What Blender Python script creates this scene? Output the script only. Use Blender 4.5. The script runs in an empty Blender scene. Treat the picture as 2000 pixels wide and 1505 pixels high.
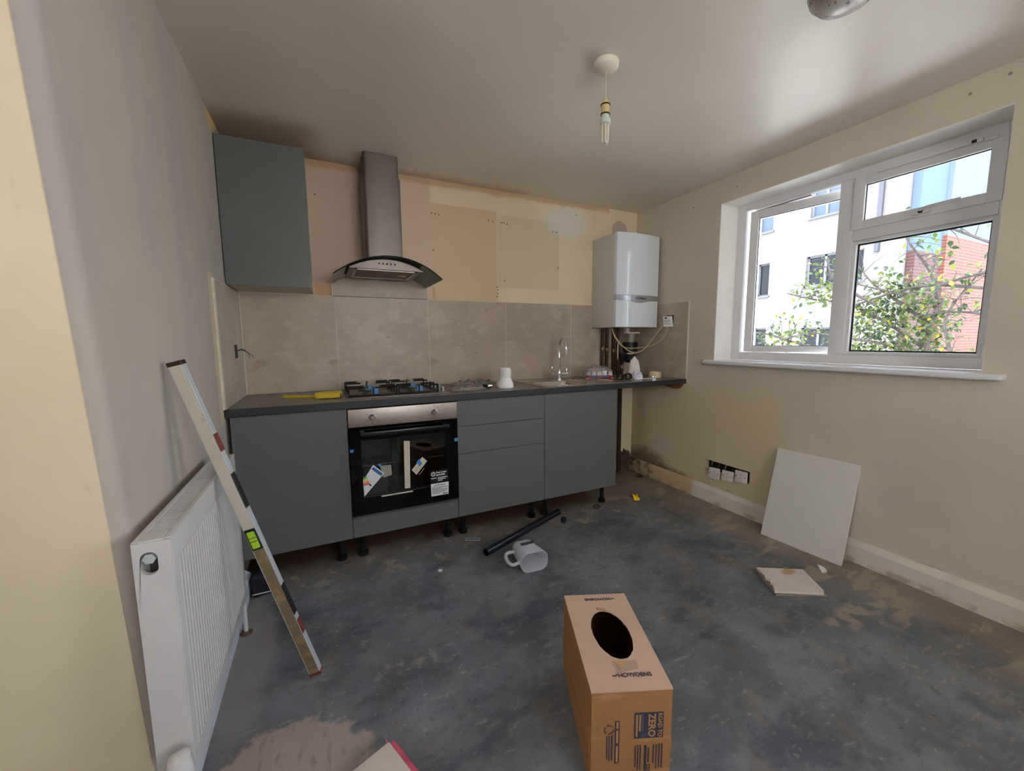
import bpy, bmesh, math, random
from mathutils import Vector, Matrix, noise
random.seed(7)
PI = math.pi
scene = bpy.context.scene
COL = scene.collection

# ------------------------------------------------------------------ camera
cam_d = bpy.data.cameras.new('camera'); cam = bpy.data.objects.new('camera', cam_d); COL.objects.link(cam)
yaw, pitch, roll, fpx = 0.4436, -0.1136, -0.0077, 778.17
fw = Vector((math.sin(yaw)*math.cos(pitch), math.cos(yaw)*math.cos(pitch), math.sin(pitch)))
rt = Vector((math.cos(yaw), -math.sin(yaw), 0)); up = rt.cross(fw)
rt2 = rt*math.cos(roll) + up*math.sin(roll); up2 = up*math.cos(roll) - rt*math.sin(roll)
cam.matrix_world = Matrix(((rt2.x, up2.x, -fw.x, 0.4292), (rt2.y, up2.y, -fw.y, -2.8366), (rt2.z, up2.z, -fw.z, 1.2214), (0, 0, 0, 1)))
cam_d.sensor_width = 36; cam_d.lens = fpx/2000*36; cam_d.clip_start = 0.02; cam_d.clip_end = 300
scene.camera = cam

# ------------------------------------------------------------------ world, sun, big lights, exposure
world = bpy.data.worlds.new('world'); scene.world = world; world.use_nodes = True
wn = world.node_tree; wn.nodes.clear()
wo = wn.nodes.new('ShaderNodeOutputWorld'); wb = wn.nodes.new('ShaderNodeBackground')
wtc = wn.nodes.new('ShaderNodeTexCoord'); wsx = wn.nodes.new('ShaderNodeSeparateXYZ'); wr = wn.nodes.new('ShaderNodeValToRGB')
wn.links.new(wtc.outputs['Generated'], wsx.inputs[0]); wn.links.new(wsx.outputs['Z'], wr.inputs[0])
wr.color_ramp.elements[0].position = 0.0; wr.color_ramp.elements[0].color = (0.92, 0.95, 1.0, 1)
wr.color_ramp.elements[1].position = 0.7; wr.color_ramp.elements[1].color = (0.62, 0.76, 1.0, 1)
wn.links.new(wr.outputs[0], wb.inputs[0]); wb.inputs[1].default_value = 11.0
wn.links.new(wb.outputs[0], wo.inputs[0])

def add_light(name, kind, loc, direction, energy, color=(1, 1, 1), **kw):
    l = bpy.data.lights.new(name, kind); l.energy = energy; l.color = color
    for k, v in kw.items(): setattr(l, k, v)
    o = bpy.data.objects.new(name, l); COL.objects.link(o); o.location = loc
    o.rotation_euler = Vector(direction).to_track_quat('-Z', 'Y').to_euler()
    return o
add_light('sun', 'SUN', (-5, -8, 12), (0.58, 0.34, -0.74), 11.0, (1.0, 0.90, 0.76), angle=0.02)
port = add_light('window_portal', 'AREA', (3.29, -1.49, 1.61), (-1, 0, 0), 1.0, shape='RECTANGLE', size=1.30, size_y=1.08)
port.data.cycles.is_portal = True
# daylight of the second window, behind the camera on the left
add_light('rear_window_light', 'AREA', (-1.50, -3.05, 1.55), (1, 0.12, -0.05), 2.6, (1.0, 0.93, 0.82), shape='RECTANGLE', size=0.95, size_y=1.1)
# fill light added to brighten the room, at an unseen window behind the camera
add_light('side_fill_light', 'AREA', (3.19, -3.75, 1.61), (-1, 0.05, -0.22), 9.0, (1.0, 0.98, 0.95), shape='RECTANGLE', size=1.06, size_y=0.96)
# warm fill added for the back wall, at an unseen rear-wall window
add_light('back_fill_light', 'AREA', (1.35, -4.53, 1.62), (0.05, 1, 0.02), 8.4, (1.0, 0.90, 0.76), shape='RECTANGLE', size=1.3, size_y=0.96)
vs = scene.view_settings
vs.view_transform = 'Standard'; vs.look = 'None'; vs.gamma = 1.0; vs.use_curve_mapping = False; vs.exposure = -0.06
scene.cycles.max_bounces = 10; scene.cycles.diffuse_bounces = 6; scene.cycles.transparent_max_bounces = 16
scene.cycles.sample_clamp_indirect = 8.0

# ------------------------------------------------------------------ helpers: colour, materials
def lin(c):
    c = c/255.0
    return c/12.92 if c <= 0.04045 else ((c+0.055)/1.055)**2.4
def C(r, g, b): return (lin(r), lin(g), lin(b), 1.0)

def mat(name, col, rough=0.5, metal=0.0, spec=0.5, var=0.0, vscale=6.0, bump=0.0, bscale=40.0, trans=0.0, ior=1.45, coat=0.0,
        layers=(), alpha=1.0, sub=0.0, aniso=0.0, detail=4.0, vcol=None):
    m = bpy.data.materials.new(name); m.use_nodes = True; nt = m.node_tree; nd = nt.nodes; lk = nt.links
    p = nd['Principled BSDF']
    p.inputs['Base Color'].default_value = col; p.inputs['Roughness'].default_value = rough
    p.inputs['Metallic'].default_value = metal; p.inputs['Specular IOR Level'].default_value = spec
    p.inputs['Transmission Weight'].default_value = trans; p.inputs['IOR'].default_value = ior
    p.inputs['Coat Weight'].default_value = coat; p.inputs['Alpha'].default_value = alpha
    p.inputs['Subsurface Weight'].default_value = sub
    geo = nd.new('ShaderNodeNewGeometry'); pos = geo.outputs['Position']
    cur = None
    def noise_out(scale, det=detail, stretch=None):
        n = nd.new('ShaderNodeTexNoise'); n.inputs['Scale'].default_value = scale; n.inputs['Detail'].default_value = det
        n.inputs['Roughness'].default_value = 0.6
        if stretch:
            v = nd.new('ShaderNodeVectorMath'); v.operation = 'MULTIPLY'; lk.new(pos, v.inputs[0]); v.inputs[1].default_value = stretch
            lk.new(v.outputs[0], n.inputs['Vector'])
        else: lk.new(pos, n.inputs['Vector'])
        return n.outputs['Fac']
    def math_(op, a, b=None, clamp=False):
        q = nd.new('ShaderNodeMath'); q.operation = op; q.use_clamp = clamp
        for i, v in enumerate((a, b)):
            if v is None: continue
            if isinstance(v, (int, float)): q.inputs[i].default_value = v
            else: lk.new(v, q.inputs[i])
        return q.outputs[0]
    def sstep(v, lo, hi):
        q = nd.new('ShaderNodeMapRange'); q.interpolation_type = 'SMOOTHSTEP'; lk.new(v, q.inputs[0])
        q.inputs[1].default_value = lo; q.inputs[2].default_value = hi; return q.outputs[0]
    def mix(fac, a, b):
        q = nd.new('ShaderNodeMix'); q.data_type = 'RGBA'
        if isinstance(fac, (int, float)): q.inputs[0].default_value = fac
        else: lk.new(fac, q.inputs[0])
        for i, v in ((6, a), (7, b)):
            if isinstance(v, tuple): q.inputs[i].default_value = v
            else: lk.new(v, q.inputs[i])
        return q.outputs[2]
    cur = col
    if var > 0:
        d = tuple(max(0, c*(1-var)) for c in col[:3])+(1,)
        l = tuple(min(1, c*(1+var*0.7)) for c in col[:3])+(1,)
        if vcol: d = vcol
        cur = mix(sstep(noise_out(vscale), 0.32, 0.68), d, l)
    sep = None
    for L in layers:
        f = None
        if 'box' in L:      # (axis, lo, hi) triples with soft edges, wobbling with noise
            if sep is None:
                sep = nd.new('ShaderNodeSeparateXYZ'); lk.new(pos, sep.inputs[0])
            wob = L.get('wob', 0.0); soft = L.get('soft', 0.01)
            for ax, lo, hi in L['box']:
                s = sep.outputs['XYZ'.index(ax)]
                if wob:
                    s = math_('ADD', s, math_('MULTIPLY', math_('SUBTRACT', noise_out(L.get('wscale', 5.0), 5.0), 0.5), wob))
                if lo is not None:
                    a = sstep(s, lo-soft, lo+soft); f = a if f is None else math_('MULTIPLY', f, a)
                if hi is not None:
                    a = math_('SUBTRACT', 1.0, sstep(s, hi-soft, hi+soft)); f = a if f is None else math_('MULTIPLY', f, a)
        if 'ball' in L:     # centre, radii
            c, r = L['ball']
            v = nd.new('ShaderNodeVectorMath'); v.operation = 'SUBTRACT'; lk.new(pos, v.inputs[0]); v.inputs[1].default_value = c
            v2 = nd.new('ShaderNodeVectorMath'); v2.operation = 'DIVIDE'; lk.new(v.outputs[0], v2.inputs[0]); v2.inputs[1].default_value = r
            v3 = nd.new('ShaderNodeVectorMath'); v3.operation = 'LENGTH'; lk.new(v2.outputs[0], v3.inputs[0])
            dd = v3.outputs['Value']
            if L.get('wob', 0): dd = math_('ADD', dd, math_('MULTIPLY', math_('SUBTRACT', noise_out(L.get('wscale', 5.0), 6.0), 0.5), L['wob']))
            a = math_('SUBTRACT', 1.0, sstep(dd, 1-L.get('soft', 0.3), 1+L.get('soft', 0.3)))
            f = a if f is None else math_('MULTIPLY', f, a)
        if 'noise' in L:
            sc, lo, hi = L['noise']
            a = sstep(noise_out(sc, 6.0, L.get('stretch')), lo, hi); f = a if f is None else math_('MULTIPLY', f, a)
        if L.get('amt', 1.0) != 1.0: f = math_('MULTIPLY', f, L['amt']) if f is not None else L['amt']
        cur = mix(f, cur, L['col'])
    if not isinstance(cur, tuple): lk.new(cur, p.inputs['Base Color'])
    if bump > 0:
        b = nd.new('ShaderNodeBump'); b.inputs['Strength'].default_value = min(1, bump); b.inputs['Distance'].default_value = 0.004
        lk.new(noise_out(bscale, 5.0), b.inputs['Height']); lk.new(b.outputs[0], p.inputs['Normal'])
    return m

def sheet_glass(name, tint, ior=1.5, rough=0.0, opac=0.0, opcol=(1, 1, 1, 1)):
    """thin glass or clear plastic: lets light straight through, mirrors by angle, optional milky part"""
    m = bpy.data.materials.new(name); m.use_nodes = True; nt = m.node_tree; nd = nt.nodes; lk = nt.links; nd.clear()
    o = nd.new('ShaderNodeOutputMaterial'); t = nd.new('ShaderNodeBsdfTransparent'); g = nd.new('ShaderNodeBsdfGlossy')
    t.inputs[0].default_value = tint; g.inputs['Roughness'].default_value = rough
    fr = nd.new('ShaderNodeFresnel'); fr.inputs[0].default_value = ior
    mx = nd.new('ShaderNodeMixShader'); lk.new(fr.outputs[0], mx.inputs[0]); lk.new(t.outputs[0], mx.inputs[1]); lk.new(g.outputs[0], mx.inputs[2])
    last = mx
    if opac > 0:
        d = nd.new('ShaderNodeBsdfPrincipled'); d.inputs['Base Color'].default_value = opcol; d.inputs['Roughness'].default_value = 0.35
        geo = nd.new('ShaderNodeNewGeometry'); n = nd.new('ShaderNodeTexNoise'); n.inputs['Scale'].default_value = 45; lk.new(geo.outputs['Position'], n.inputs['Vector'])
        mr = nd.new('ShaderNodeMapRange'); lk.new(n.outputs['Fac'], mr.inputs[0]); mr.inputs[1].default_value = 0.3; mr.inputs[2].default_value = 0.75
        mr.inputs[3].default_value = opac*0.6; mr.inputs[4].default_value = min(1, opac*1.4)
        m2 = nd.new('ShaderNodeMixShader'); lk.new(mr.outputs[0], m2.inputs[0]); lk.new(mx.outputs[0], m2.inputs[1]); lk.new(d.outputs[0], m2.inputs[2]); last = m2
    lk.new(last.outputs[0], o.inputs[0]); return m

# ------------------------------------------------------------------ helpers: objects
WM = {}
def link_obj(name, data, m, parent, world_m):
    o = bpy.data.objects.new(name, data); COL.objects.link(o)
    if parent is not None:
        o.parent = parent; o.matrix_basis = WM[parent.name].inverted() @ world_m
    else: o.matrix_basis = world_m
    WM[o.name] = world_m.copy()
    if m is not None: data.materials.append(m)
    return o
def base(bm):
    lo = [min(v.co[i] for v in bm.verts) for i in range(3)]; hi = [max(v.co[i] for v in bm.verts) for i in range(3)]
    return Vector(((lo[0]+hi[0])/2, (lo[1]+hi[1])/2, lo[2]))
def obj(name, bm, m, parent=None, smooth=False, M=None, keep=False):
    """links a bmesh built in world coordinates as ONE mesh object whose origin sits at its base"""
    if M is not None: bm.transform(M)
    bmesh.ops.recalc_face_normals(bm, faces=bm.faces)
    b = Vector((0, 0, 0)) if keep else base(bm)
    T = Matrix.Translation(b); bm.transform(T.inverted())
    me = bpy.data.meshes.new(name); bm.to_mesh(me); bm.free()
    if smooth:
        for pl in me.polygons: pl.use_smooth = True
        try: me.set_sharp_from_angle(angle=math.radians(38))
        except Exception: pass
    return link_obj(name, me, m, parent, T)
def thing(name, label, cat, loc, group=None):
    o = bpy.data.objects.new(name, None); COL.objects.link(o); o.location = loc; o.empty_display_size = 0.05
    WM[o.name] = Matrix.Translation(Vector(loc)); o['label'] = label; o['category'] = cat
    if group: o['group'] = group
    return o
def tag(o, label, cat, group=None):
    o['label'] = label; o['category'] = cat
    if group: o['group'] = group
    return o
def struct(o): o['kind'] = 'structure'; return o
B = bmesh.new
def box(bm, lo, hi, bev=0.0, seg=2):
    lo = Vector(lo); hi = Vector(hi)
    r = bmesh.ops.create_cube(bm, size=1.0); vs_ = r['verts']
    for v in vs_:
        v.co = Vector(((lo[i]+hi[i])/2 + v.co[i]*(hi[i]-lo[i]) for i in range(3)))
    if bev > 0:
        es = set(e for v in vs_ for e in v.link_edges)
        bmesh.ops.bevel(bm, geom=list(es), offset=bev, segments=seg, affect='EDGES', profile=0.6)
    return bm
def bx(lo, hi, bev=0.0, seg=2): return box(B(), lo, hi, bev, seg)
def frame_from(d):
    d = Vector(d).normalized(); a = Vector((0, 0, 1)) if abs(d.z) < 0.95 else Vector((1, 0, 0))
    u = a.cross(d).normalized(); v = d.cross(u).normalized(); return u, v, d
def cyl(bm, p0, p1, r, seg=16, r2=None, cap=True):
    p0 = Vector(p0); p1 = Vector(p1); u, v, d = frame_from(p1-p0); r2 = r if r2 is None else r2
    a = [bm.verts.new(p0+u*(r*math.cos(2*PI*k/seg))+v*(r*math.sin(2*PI*k/seg))) for k in range(seg)]
    b = [bm.verts.new(p1+u*(r2*math.cos(2*PI*k/seg))+v*(r2*math.sin(2*PI*k/seg))) for k in range(seg)]
    for k in range(seg): bm.faces.new((a[k], a[(k+1) % seg], b[(k+1) % seg], b[k]))
    if cap: bm.faces.new(a[::-1]); bm.faces.new(b)
    return bm
def lathe(bm, prof, origin=(0, 0, 0), axis=(0, 0, 1), seg=24, cap=True):
    o = Vector(origin); u, v, d = frame_from(axis); rings = []
    for r, h in prof:
        rings.append([bm.verts.new(o+d*h+u*(r*math.cos(2*PI*k/seg))+v*(r*math.sin(2*PI*k/seg))) for k in range(seg)])
    for a, b in zip(rings, rings[1:]):
        for k in range(seg): bm.faces.new((a[k], a[(k+1) % seg], b[(k+1) % seg], b[k]))
    if cap:
        bm.faces.new(rings[0][::-1]); bm.faces.new(rings[-1])
    return bm
def smooth_path(pts, n=8):
    pts = [Vector(p) for p in pts]
    if len(pts) < 3: return pts
    out = []
    P = [pts[0]*2-pts[1]] + pts + [pts[-1]*2-pts[-2]]
    for i in range(1, len(P)-2):
        for k in range(n):
            t = k/n; a, b, c, d = P[i-1], P[i], P[i+1], P[i+2]
            out.append(0.5*((2*b)+(c-a)*t+(2*a-5*b+4*c-d)*t*t+(3*b-a-3*c+d)*t**3))
    out.append(pts[-1]); return out
def tube(bm, pts, r, seg=8, smooth=True, n=8, rr=None):
    pts = smooth_path(pts, n) if smooth else [Vector(p) for p in pts]
    rings = []; pu = None
    for i, p in enumerate(pts):
        d = (pts[min(i+1, len(pts)-1)]-pts[max(i-1, 0)]).normalized()
        if pu is None: u, v, _ = frame_from(d)
        else:
            u = (pu-d*pu.dot(d)).normalized(); v = d.cross(u)
        pu = u; ra = r if rr is None else rr(i/max(1, len(pts)-1))
        rings.append([bm.verts.new(p+u*(ra*math.cos(2*PI*k/seg))+v*(ra*math.sin(2*PI*k/seg))) for k in range(seg)])
    for a, b in zip(rings, rings[1:]):
        for k in range(seg): bm.faces.new((a[k], a[(k+1) % seg], b[(k+1) % seg], b[k]))
    bm.faces.new(rings[0][::-1]); bm.faces.new(rings[-1]); return bm
def prism(bm, poly, thick):
    """poly: list of 3-D points in a plane; thick: extrusion vector"""
    t = Vector(thick); a = [bm.verts.new(Vector(p)) for p in poly]; b = [bm.verts.new(Vector(p)+t) for p in poly]
    n = len(poly); bm.faces.new(a[::-1]); bm.faces.new(b)
    for k in range(n): bm.faces.new((a[k], a[(k+1) % n], b[(k+1) % n], b[k]))
    return bm
def text(name, body, size, o, right, upv, m, parent, bold=0.0, depth=0.0004, align='CENTER', sx=1.0):
    cu = bpy.data.curves.new(name, 'FONT'); cu.body = body; cu.size = size; cu.align_x = align; cu.align_y = 'CENTER'
    cu.offset = bold; cu.extrude = depth; cu.resolution_u = 3
    to = bpy.data.objects.new(name, cu); COL.objects.link(to); bpy.context.view_layer.update()
    me = bpy.data.meshes.new_from_object(to); bpy.data.objects.remove(to); bpy.data.curves.remove(cu)
    r = Vector(right).normalized(); u = Vector(upv).normalized(); n = r.cross(u)
    Mx = Matrix(((r.x*sx, u.x, n.x, o[0]), (r.y*sx, u.y, n.y, o[1]), (r.z*sx, u.z, n.z, o[2]), (0, 0, 0, 1)))
    me.transform(Matrix.Translation(Vector(o)).inverted() @ Mx)
    me.materials.clear(); me.name = name
    return link_obj(name, me, m, parent, Matrix.Translation(Vector(o)))
def crumple(bm, amp, sc, seed=0.0):
    for v in bm.verts:
        n = noise.noise_vector(v.co*sc+Vector((seed, seed*2, -seed))); v.co += n*amp
    return bm
def pillow(bm, c, sx, sy, h, rot=0.0, nu=18, nv=12, amp=0.006, sc=30, seed=1.0):
    """a slack film bag lying on a surface"""
    c = Vector(c); top = []; bot = []
    for j in range(nv+1):
        rt_, rb_ = [], []
        for i in range(nu+1):
            a = i/nu*2-1; b = j/nv*2-1
            f = max(0, (1-abs(a)**3)*(1-abs(b)**3))**0.6
            x = a*sx/2; y = b*sy/2; X = x*math.cos(rot)-y*math.sin(rot); Y = x*math.sin(rot)+y*math.cos(rot)
            n = noise.noise(Vector((X, Y, seed))*sc)
            rt_.append(bm.verts.new(c+Vector((X+n*amp, Y, 0.002+f*h*(0.75+0.6*n)+abs(n)*amp))))
            rb_.append(bm.verts.new(c+Vector((X+n*amp, Y, 0.0008))))
        top.append(rt_); bot.append(rb_)
    for j in range(nv):
        for i in range(nu):
            bm.faces.new((top[j][i], top[j][i+1], top[j+1][i+1], top[j+1][i])); bm.faces.new((bot[j][i], bot[j+1][i], bot[j+1][i+1], bot[j][i+1]))
    return bm

# ------------------------------------------------------------------ materials
W, H = 3.016, 2.323
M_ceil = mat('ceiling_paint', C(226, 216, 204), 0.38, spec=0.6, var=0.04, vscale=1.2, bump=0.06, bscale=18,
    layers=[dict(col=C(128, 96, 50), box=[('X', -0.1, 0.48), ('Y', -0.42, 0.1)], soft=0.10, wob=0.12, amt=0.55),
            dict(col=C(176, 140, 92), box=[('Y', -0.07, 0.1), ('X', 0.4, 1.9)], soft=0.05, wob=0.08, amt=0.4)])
CREAM = C(232, 214, 184)
M_wback = mat('cream_wall_paint', CREAM, 0.6, spec=0.25, var=0.05, vscale=2.0, bump=0.12, bscale=25, layers=[
    dict(col=C(208, 182, 164), box=[('X', 0.40, 1.16), ('Z', 1.50, None)], soft=0.012, wob=0.02, amt=0.75),          # pinkish bare plaster round the hood
    dict(col=C(212, 188, 152), box=[('X', 1.155, 1.66), ('Z', 1.50, 2.17)], soft=0.006, wob=0.008, amt=0.85),         # ghost mark of a removed wall unit
    dict(col=C(214, 198, 168), box=[('X', 1.665, 2.21), ('Z', 1.62, 2.15)], soft=0.006, wob=0.008, amt=0.8),
    dict(col=C(232, 228, 224), ball=((2.28, 0, 2.17), (0.20, 1, 0.12)), wob=0.9, wscale=6, soft=0.5, amt=0.6),
    dict(col=C(186, 142, 92), box=[('X', 0.40, 0.53), ('Z', 1.50, 1.58)], soft=0.02, wob=0.06, amt=0.7),
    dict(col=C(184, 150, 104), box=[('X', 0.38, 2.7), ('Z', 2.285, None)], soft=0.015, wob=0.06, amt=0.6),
    dict(col=C(150, 116, 74), box=[('X', 1.162, 1.182), ('Z', 1.50, 1.60)], soft=0.012, wob=0.05, wscale=20, amt=0.4),
    dict(col=C(190, 174, 160), ball=((2.825, 0, 2.155), (0.085, 1, 0.08)), wob=0.25, wscale=30, soft=0.03),
    dict(col=C(78, 62, 50), ball=((2.94, 0, 0.07), (0.085, 1, 0.12)), wob=0.8, wscale=16, soft=0.08, amt=0.9),
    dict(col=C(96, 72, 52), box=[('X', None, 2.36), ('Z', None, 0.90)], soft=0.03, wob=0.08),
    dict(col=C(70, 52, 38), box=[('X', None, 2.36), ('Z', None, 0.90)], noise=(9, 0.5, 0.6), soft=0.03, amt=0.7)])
M_wright = mat('cream_wall_paint_right', C(208, 195, 176), 0.6, spec=0.25, var=0.05, vscale=1.8, bump=0.12, bscale=25, layers=[
    dict(col=C(212, 188, 142), box=[('Y', -1.35, None), ('Z', None, 0.86)], soft=0.10, wob=0.25, wscale=3, amt=0.6),
    dict(col=C(92, 66, 34), ball=((W, -0.20, 0.13), (1, 0.20, 0.11)), wob=1.4, wscale=12, soft=0.5, amt=0.75),
    dict(col=C(98, 70, 38), ball=((W, -0.45, 0.10), (1, 0.25, 0.05)), wob=1.6, wscale=14, soft=0.5, amt=0.7),
    dict(col=C(196, 192, 186), ball=((W, -0.38, 0.32), (1, 0.10, 0.05)), wob=0.9, wscale=12, soft=0.4, amt=0.5),
    dict(col=C(150, 128, 98), box=[('Z', None, 0.13)], noise=(6, 0.5, 0.62), soft=0.02, wob=0.06, amt=0.5),
    dict(col=C(120, 104, 84), ball=((W, -0.745, 1.045), (1, 0.014, 0.02)), wob=0.8, wscale=60, soft=0.2, amt=0.9)])
M_wleft = mat('grey_plaster', C(182, 173, 162), 0.7, spec=0.2, var=0.05, vscale=1.5, bump=0.12, bscale=22, layers=[
    dict(col=C(168, 162, 164), noise=(3.0, 0.50, 0.60), stretch=(1, 1.2, 0.35), amt=0.45),
    dict(col=C(172, 162, 160), ball=((0, -1.02, 1.75), (1, 0.06, 0.55)), wob=0.7, wscale=5, soft=0.4, amt=0.55),
    dict(col=C(176, 168, 166), ball=((0, -0.75, 1.40), (1, 0.30, 0.09)), wob=0.9, wscale=6, soft=0.4, amt=0.5),
    dict(col=C(206, 190, 160), box=[('Y', -0.67, -0.59), ('Z', 0.85, 1.53)], soft=0.008, wob=0.03, wscale=12, amt=0.9),
    dict(col=C(212, 182, 134), ball=((0, -0.32, 2.30), (1, 0.10, 0.05)), wob=0.5, soft=0.3)])
M_whall = mat('cream_hall_paint', C(226, 210, 180), 0.6, spec=0.25, var=0.04, vscale=2.5, bump=0.12, bscale=20, layers=[
    dict(col=C(196, 176, 140), noise=(7, 0.60, 0.66), stretch=(1, 1, 0.3), amt=0.25)])
M_reveal = mat('white_reveal_paint', C(232, 228, 220), 0.5, var=0.03, vscale=5, bump=0.08, bscale=30)
M_skirt = mat('skirting_paint', C(222, 212, 196), 0.45, var=0.06, vscale=6, bump=0.08, bscale=40, layers=[
    dict(col=C(196, 164, 112), box=[('Y', -0.72, None)], soft=0.02, wob=0.04, amt=0.75),
    dict(col=C(82, 62, 44), box=[('Y', -0.30, None)], noise=(14, 0.46, 0.6), soft=0.10, amt=0.85),
    dict(col=C(150, 132, 108), box=[('Z', None, 0.03)], noise=(10, 0.45, 0.6), soft=0.01, amt=0.6)])
M_skirtL = mat('skirting_paint_left', C(206, 210, 220), 0.4, var=0.05, vscale=6, layers=[
    dict(col=C(186, 150, 100), box=[('Z', None, 0.02)], noise=(12, 0.5, 0.6), soft=0.01, amt=0.5)])
M_floor = mat('concrete_floor', C(112, 115, 119), 0.55, spec=0.35, var=0.34, vscale=3.2, bump=0.5, bscale=34, detail=10, layers=[
    dict(col=C(142, 142, 141), noise=(8.0, 0.48, 0.76), amt=0.55),
    dict(col=C(64, 70, 82), noise=(2.6, 0.54, 0.66), stretch=(1, 1.8, 1), amt=0.60),
    dict(col=C(76, 80, 86), noise=(13.0, 0.52, 0.72), stretch=(1, 1.5, 1), amt=0.55),
    dict(col=C(126, 114, 94), noise=(5.1, 0.56, 0.70), stretch=(1.6, 1, 1), amt=0.50),
    dict(col=C(172, 166, 156), noise=(9.0, 0.60, 0.68), stretch=(1, 3.6, 1), amt=0.30),
    dict(col=C(168, 164, 158), noise=(34, 0.60, 0.70), amt=0.40),
    dict(col=C(52, 52, 56), noise=(48, 0.60, 0.70), amt=0.45),
    dict(col=C(190, 184, 174), noise=(70, 0.70, 0.74), amt=0.7),
    dict(col=C(160, 142, 120), box=[('X', 2.74, None), ('Y', -3.0, None)], soft=0.14, wob=0.5, wscale=3.5, amt=0.55),
    dict(col=C(176, 158, 132), box=[('X', 2.62, None), ('Y', -3.0, None)], noise=(3.4, 0.54, 0.60), stretch=(1, 2.6, 1), soft=0.10, wob=0.3, amt=0.6),
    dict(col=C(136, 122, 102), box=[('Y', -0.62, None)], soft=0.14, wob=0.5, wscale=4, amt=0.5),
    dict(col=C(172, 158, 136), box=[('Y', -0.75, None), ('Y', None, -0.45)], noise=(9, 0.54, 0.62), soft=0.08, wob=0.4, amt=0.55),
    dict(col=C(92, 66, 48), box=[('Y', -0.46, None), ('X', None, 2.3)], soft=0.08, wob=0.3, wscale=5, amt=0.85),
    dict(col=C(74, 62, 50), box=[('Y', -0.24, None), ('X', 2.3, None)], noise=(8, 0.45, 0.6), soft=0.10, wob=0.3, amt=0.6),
    dict(col=C(176, 156, 148), ball=((0.27, -1.64, 0), (0.20, 0.15, 1)), wob=1.5, wscale=9, soft=0.10, amt=0.85),
    dict(col=C(120, 112, 110), ball=((0.30, -1.60, 0), (0.16, 0.14, 1)), noise=(22, 0.54, 0.64), stretch=(2.2, 0.5, 1), amt=0.5),
    dict(col=C(160, 152, 142), ball=((0.66, -1.42, 0), (0.12, 0.05, 1)), noise=(16, 0.46, 0.60), wob=1.2, wscale=12, soft=0.3, amt=0.5),
    dict(col=C(152, 144, 142), ball=((0.10, -1.10, 0), (0.09, 0.40, 1)), wob=0.9, wscale=6, soft=0.25, amt=0.65),
    dict(col=C(176, 160, 140), ball=((2.55, -2.00, 0), (0.24, 0.05, 1)), noise=(12, 0.44, 0.56), wob=1.2, wscale=9, soft=0.3, amt=0.6)])
M_tile = mat('stone_look_tile', C(180, 163, 144), 0.38, spec=0.4, var=0.10, vscale=3.5, bump=0.04, bscale=30, detail=8, layers=[
    dict(col=C(196, 182, 166), noise=(2.4, 0.52, 0.62), stretch=(1.3, 1, 2.2), amt=0.55),
    dict(col=C(150, 124, 98), noise=(5.0, 0.60, 0.70), stretch=(1, 1, 1.6), amt=0.5),
    dict(col=C(202, 188, 170), noise=(9, 0.52, 0.72), stretch=(1, 1, 1.8), amt=0.45),
    dict(col=C(132, 112, 92), noise=(26, 0.66, 0.72), amt=0.5)])
M_tileL = mat('stone_look_tile_left', C(178, 170, 154), 0.4, var=0.08, vscale=4, layers=[
    dict(col=C(196, 188, 172), noise=(4, 0.52, 0.62), amt=0.5)])
M_grout = mat('white_grout', C(214, 204, 188), 0.8, var=0.08, vscale=30)
M_door = mat('slate_grey_laminate', C(101, 103, 102), 0.30, spec=0.5, var=0.02, vscale=8)
M_carcass = mat('dark_grey_carcass', C(66, 68, 70), 0.5, var=0.05)
M_carcass_light = mat('pale_grey_carcass', C(186, 178, 166), 0.45, var=0.04)
M_black = mat('black_plastic', C(20, 21, 24), 0.35, var=0.2, vscale=20)
M_blackdull = mat('dull_black_plastic', C(26, 26, 28), 0.6, var=0.2, vscale=20)
M_wtop = mat('charcoal_worktop', C(120, 116, 112), 0.36, spec=0.5, var=0.10, vscale=10, bump=0.03, bscale=200, layers=[
    dict(col=C(146, 138, 128), noise=(14, 0.52, 0.68), amt=0.45)])
M_wedge = mat('charcoal_worktop_edge', C(44, 46, 50), 0.5, var=0.12, vscale=60)
M_steel = mat('brushed_steel', C(176, 164, 156), 0.42, metal=1.0, var=0.05, vscale=30)
M_steel2 = mat('satin_steel', C(122, 113, 107), 0.42, metal=0.9, var=0.04, vscale=20)
M_sink = mat('sink_steel', C(206, 196, 186), 0.24, metal=1.0, var=0.05, vscale=30)
M_chrome = mat('chrome', C(225, 228, 232), 0.06, metal=1.0)
M_blackglass = mat('black_oven_glass', C(5, 5, 6), 0.04, spec=0.35, ior=1.4)
M_tint = sheet_glass('tinted_oven_glass', (0.50, 0.52, 0.52, 1), 1.6, 0.02)
M_white = mat('white_plastic', C(236, 234, 230), 0.35, var=0.02)
M_boiler = mat('boiler_white_enamel', C(226, 232, 238), 0.16, spec=0.6, coat=0.5, var=0.01)
M_silver = mat('silver_band', C(198, 202, 210), 0.22, metal=0.85)
M_ink = mat('dark_grey_print', C(62, 66, 74), 0.6)
M_blackink = mat('black_print', C(28, 27, 30), 0.6)
M_paper = mat('white_paper_label', C(226, 224, 226), 0.55, var=0.02)
M_tapew = mat('masking_tape', C(206, 196, 178), 0.6, var=0.06, vscale=25)
M_blue = mat('blue_tape', C(70, 140, 200), 0.3)
M_card = mat('brown_cardboard', C(158, 112, 72), 0.75, spec=0.15, var=0.06, vscale=5, bump=0.04, bscale=90, layers=[
    dict(col=C(196, 150, 106), noise=(5, 0.56, 0.66), stretch=(1, 1, 6), amt=0.35)])
M_cardtop = mat('dusty_cardboard_top', C(196, 162, 140), 0.75, spec=0.15, var=0.04, vscale=6)
M_cardin = mat('cardboard_inside', C(86, 58, 36), 0.85)
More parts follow.
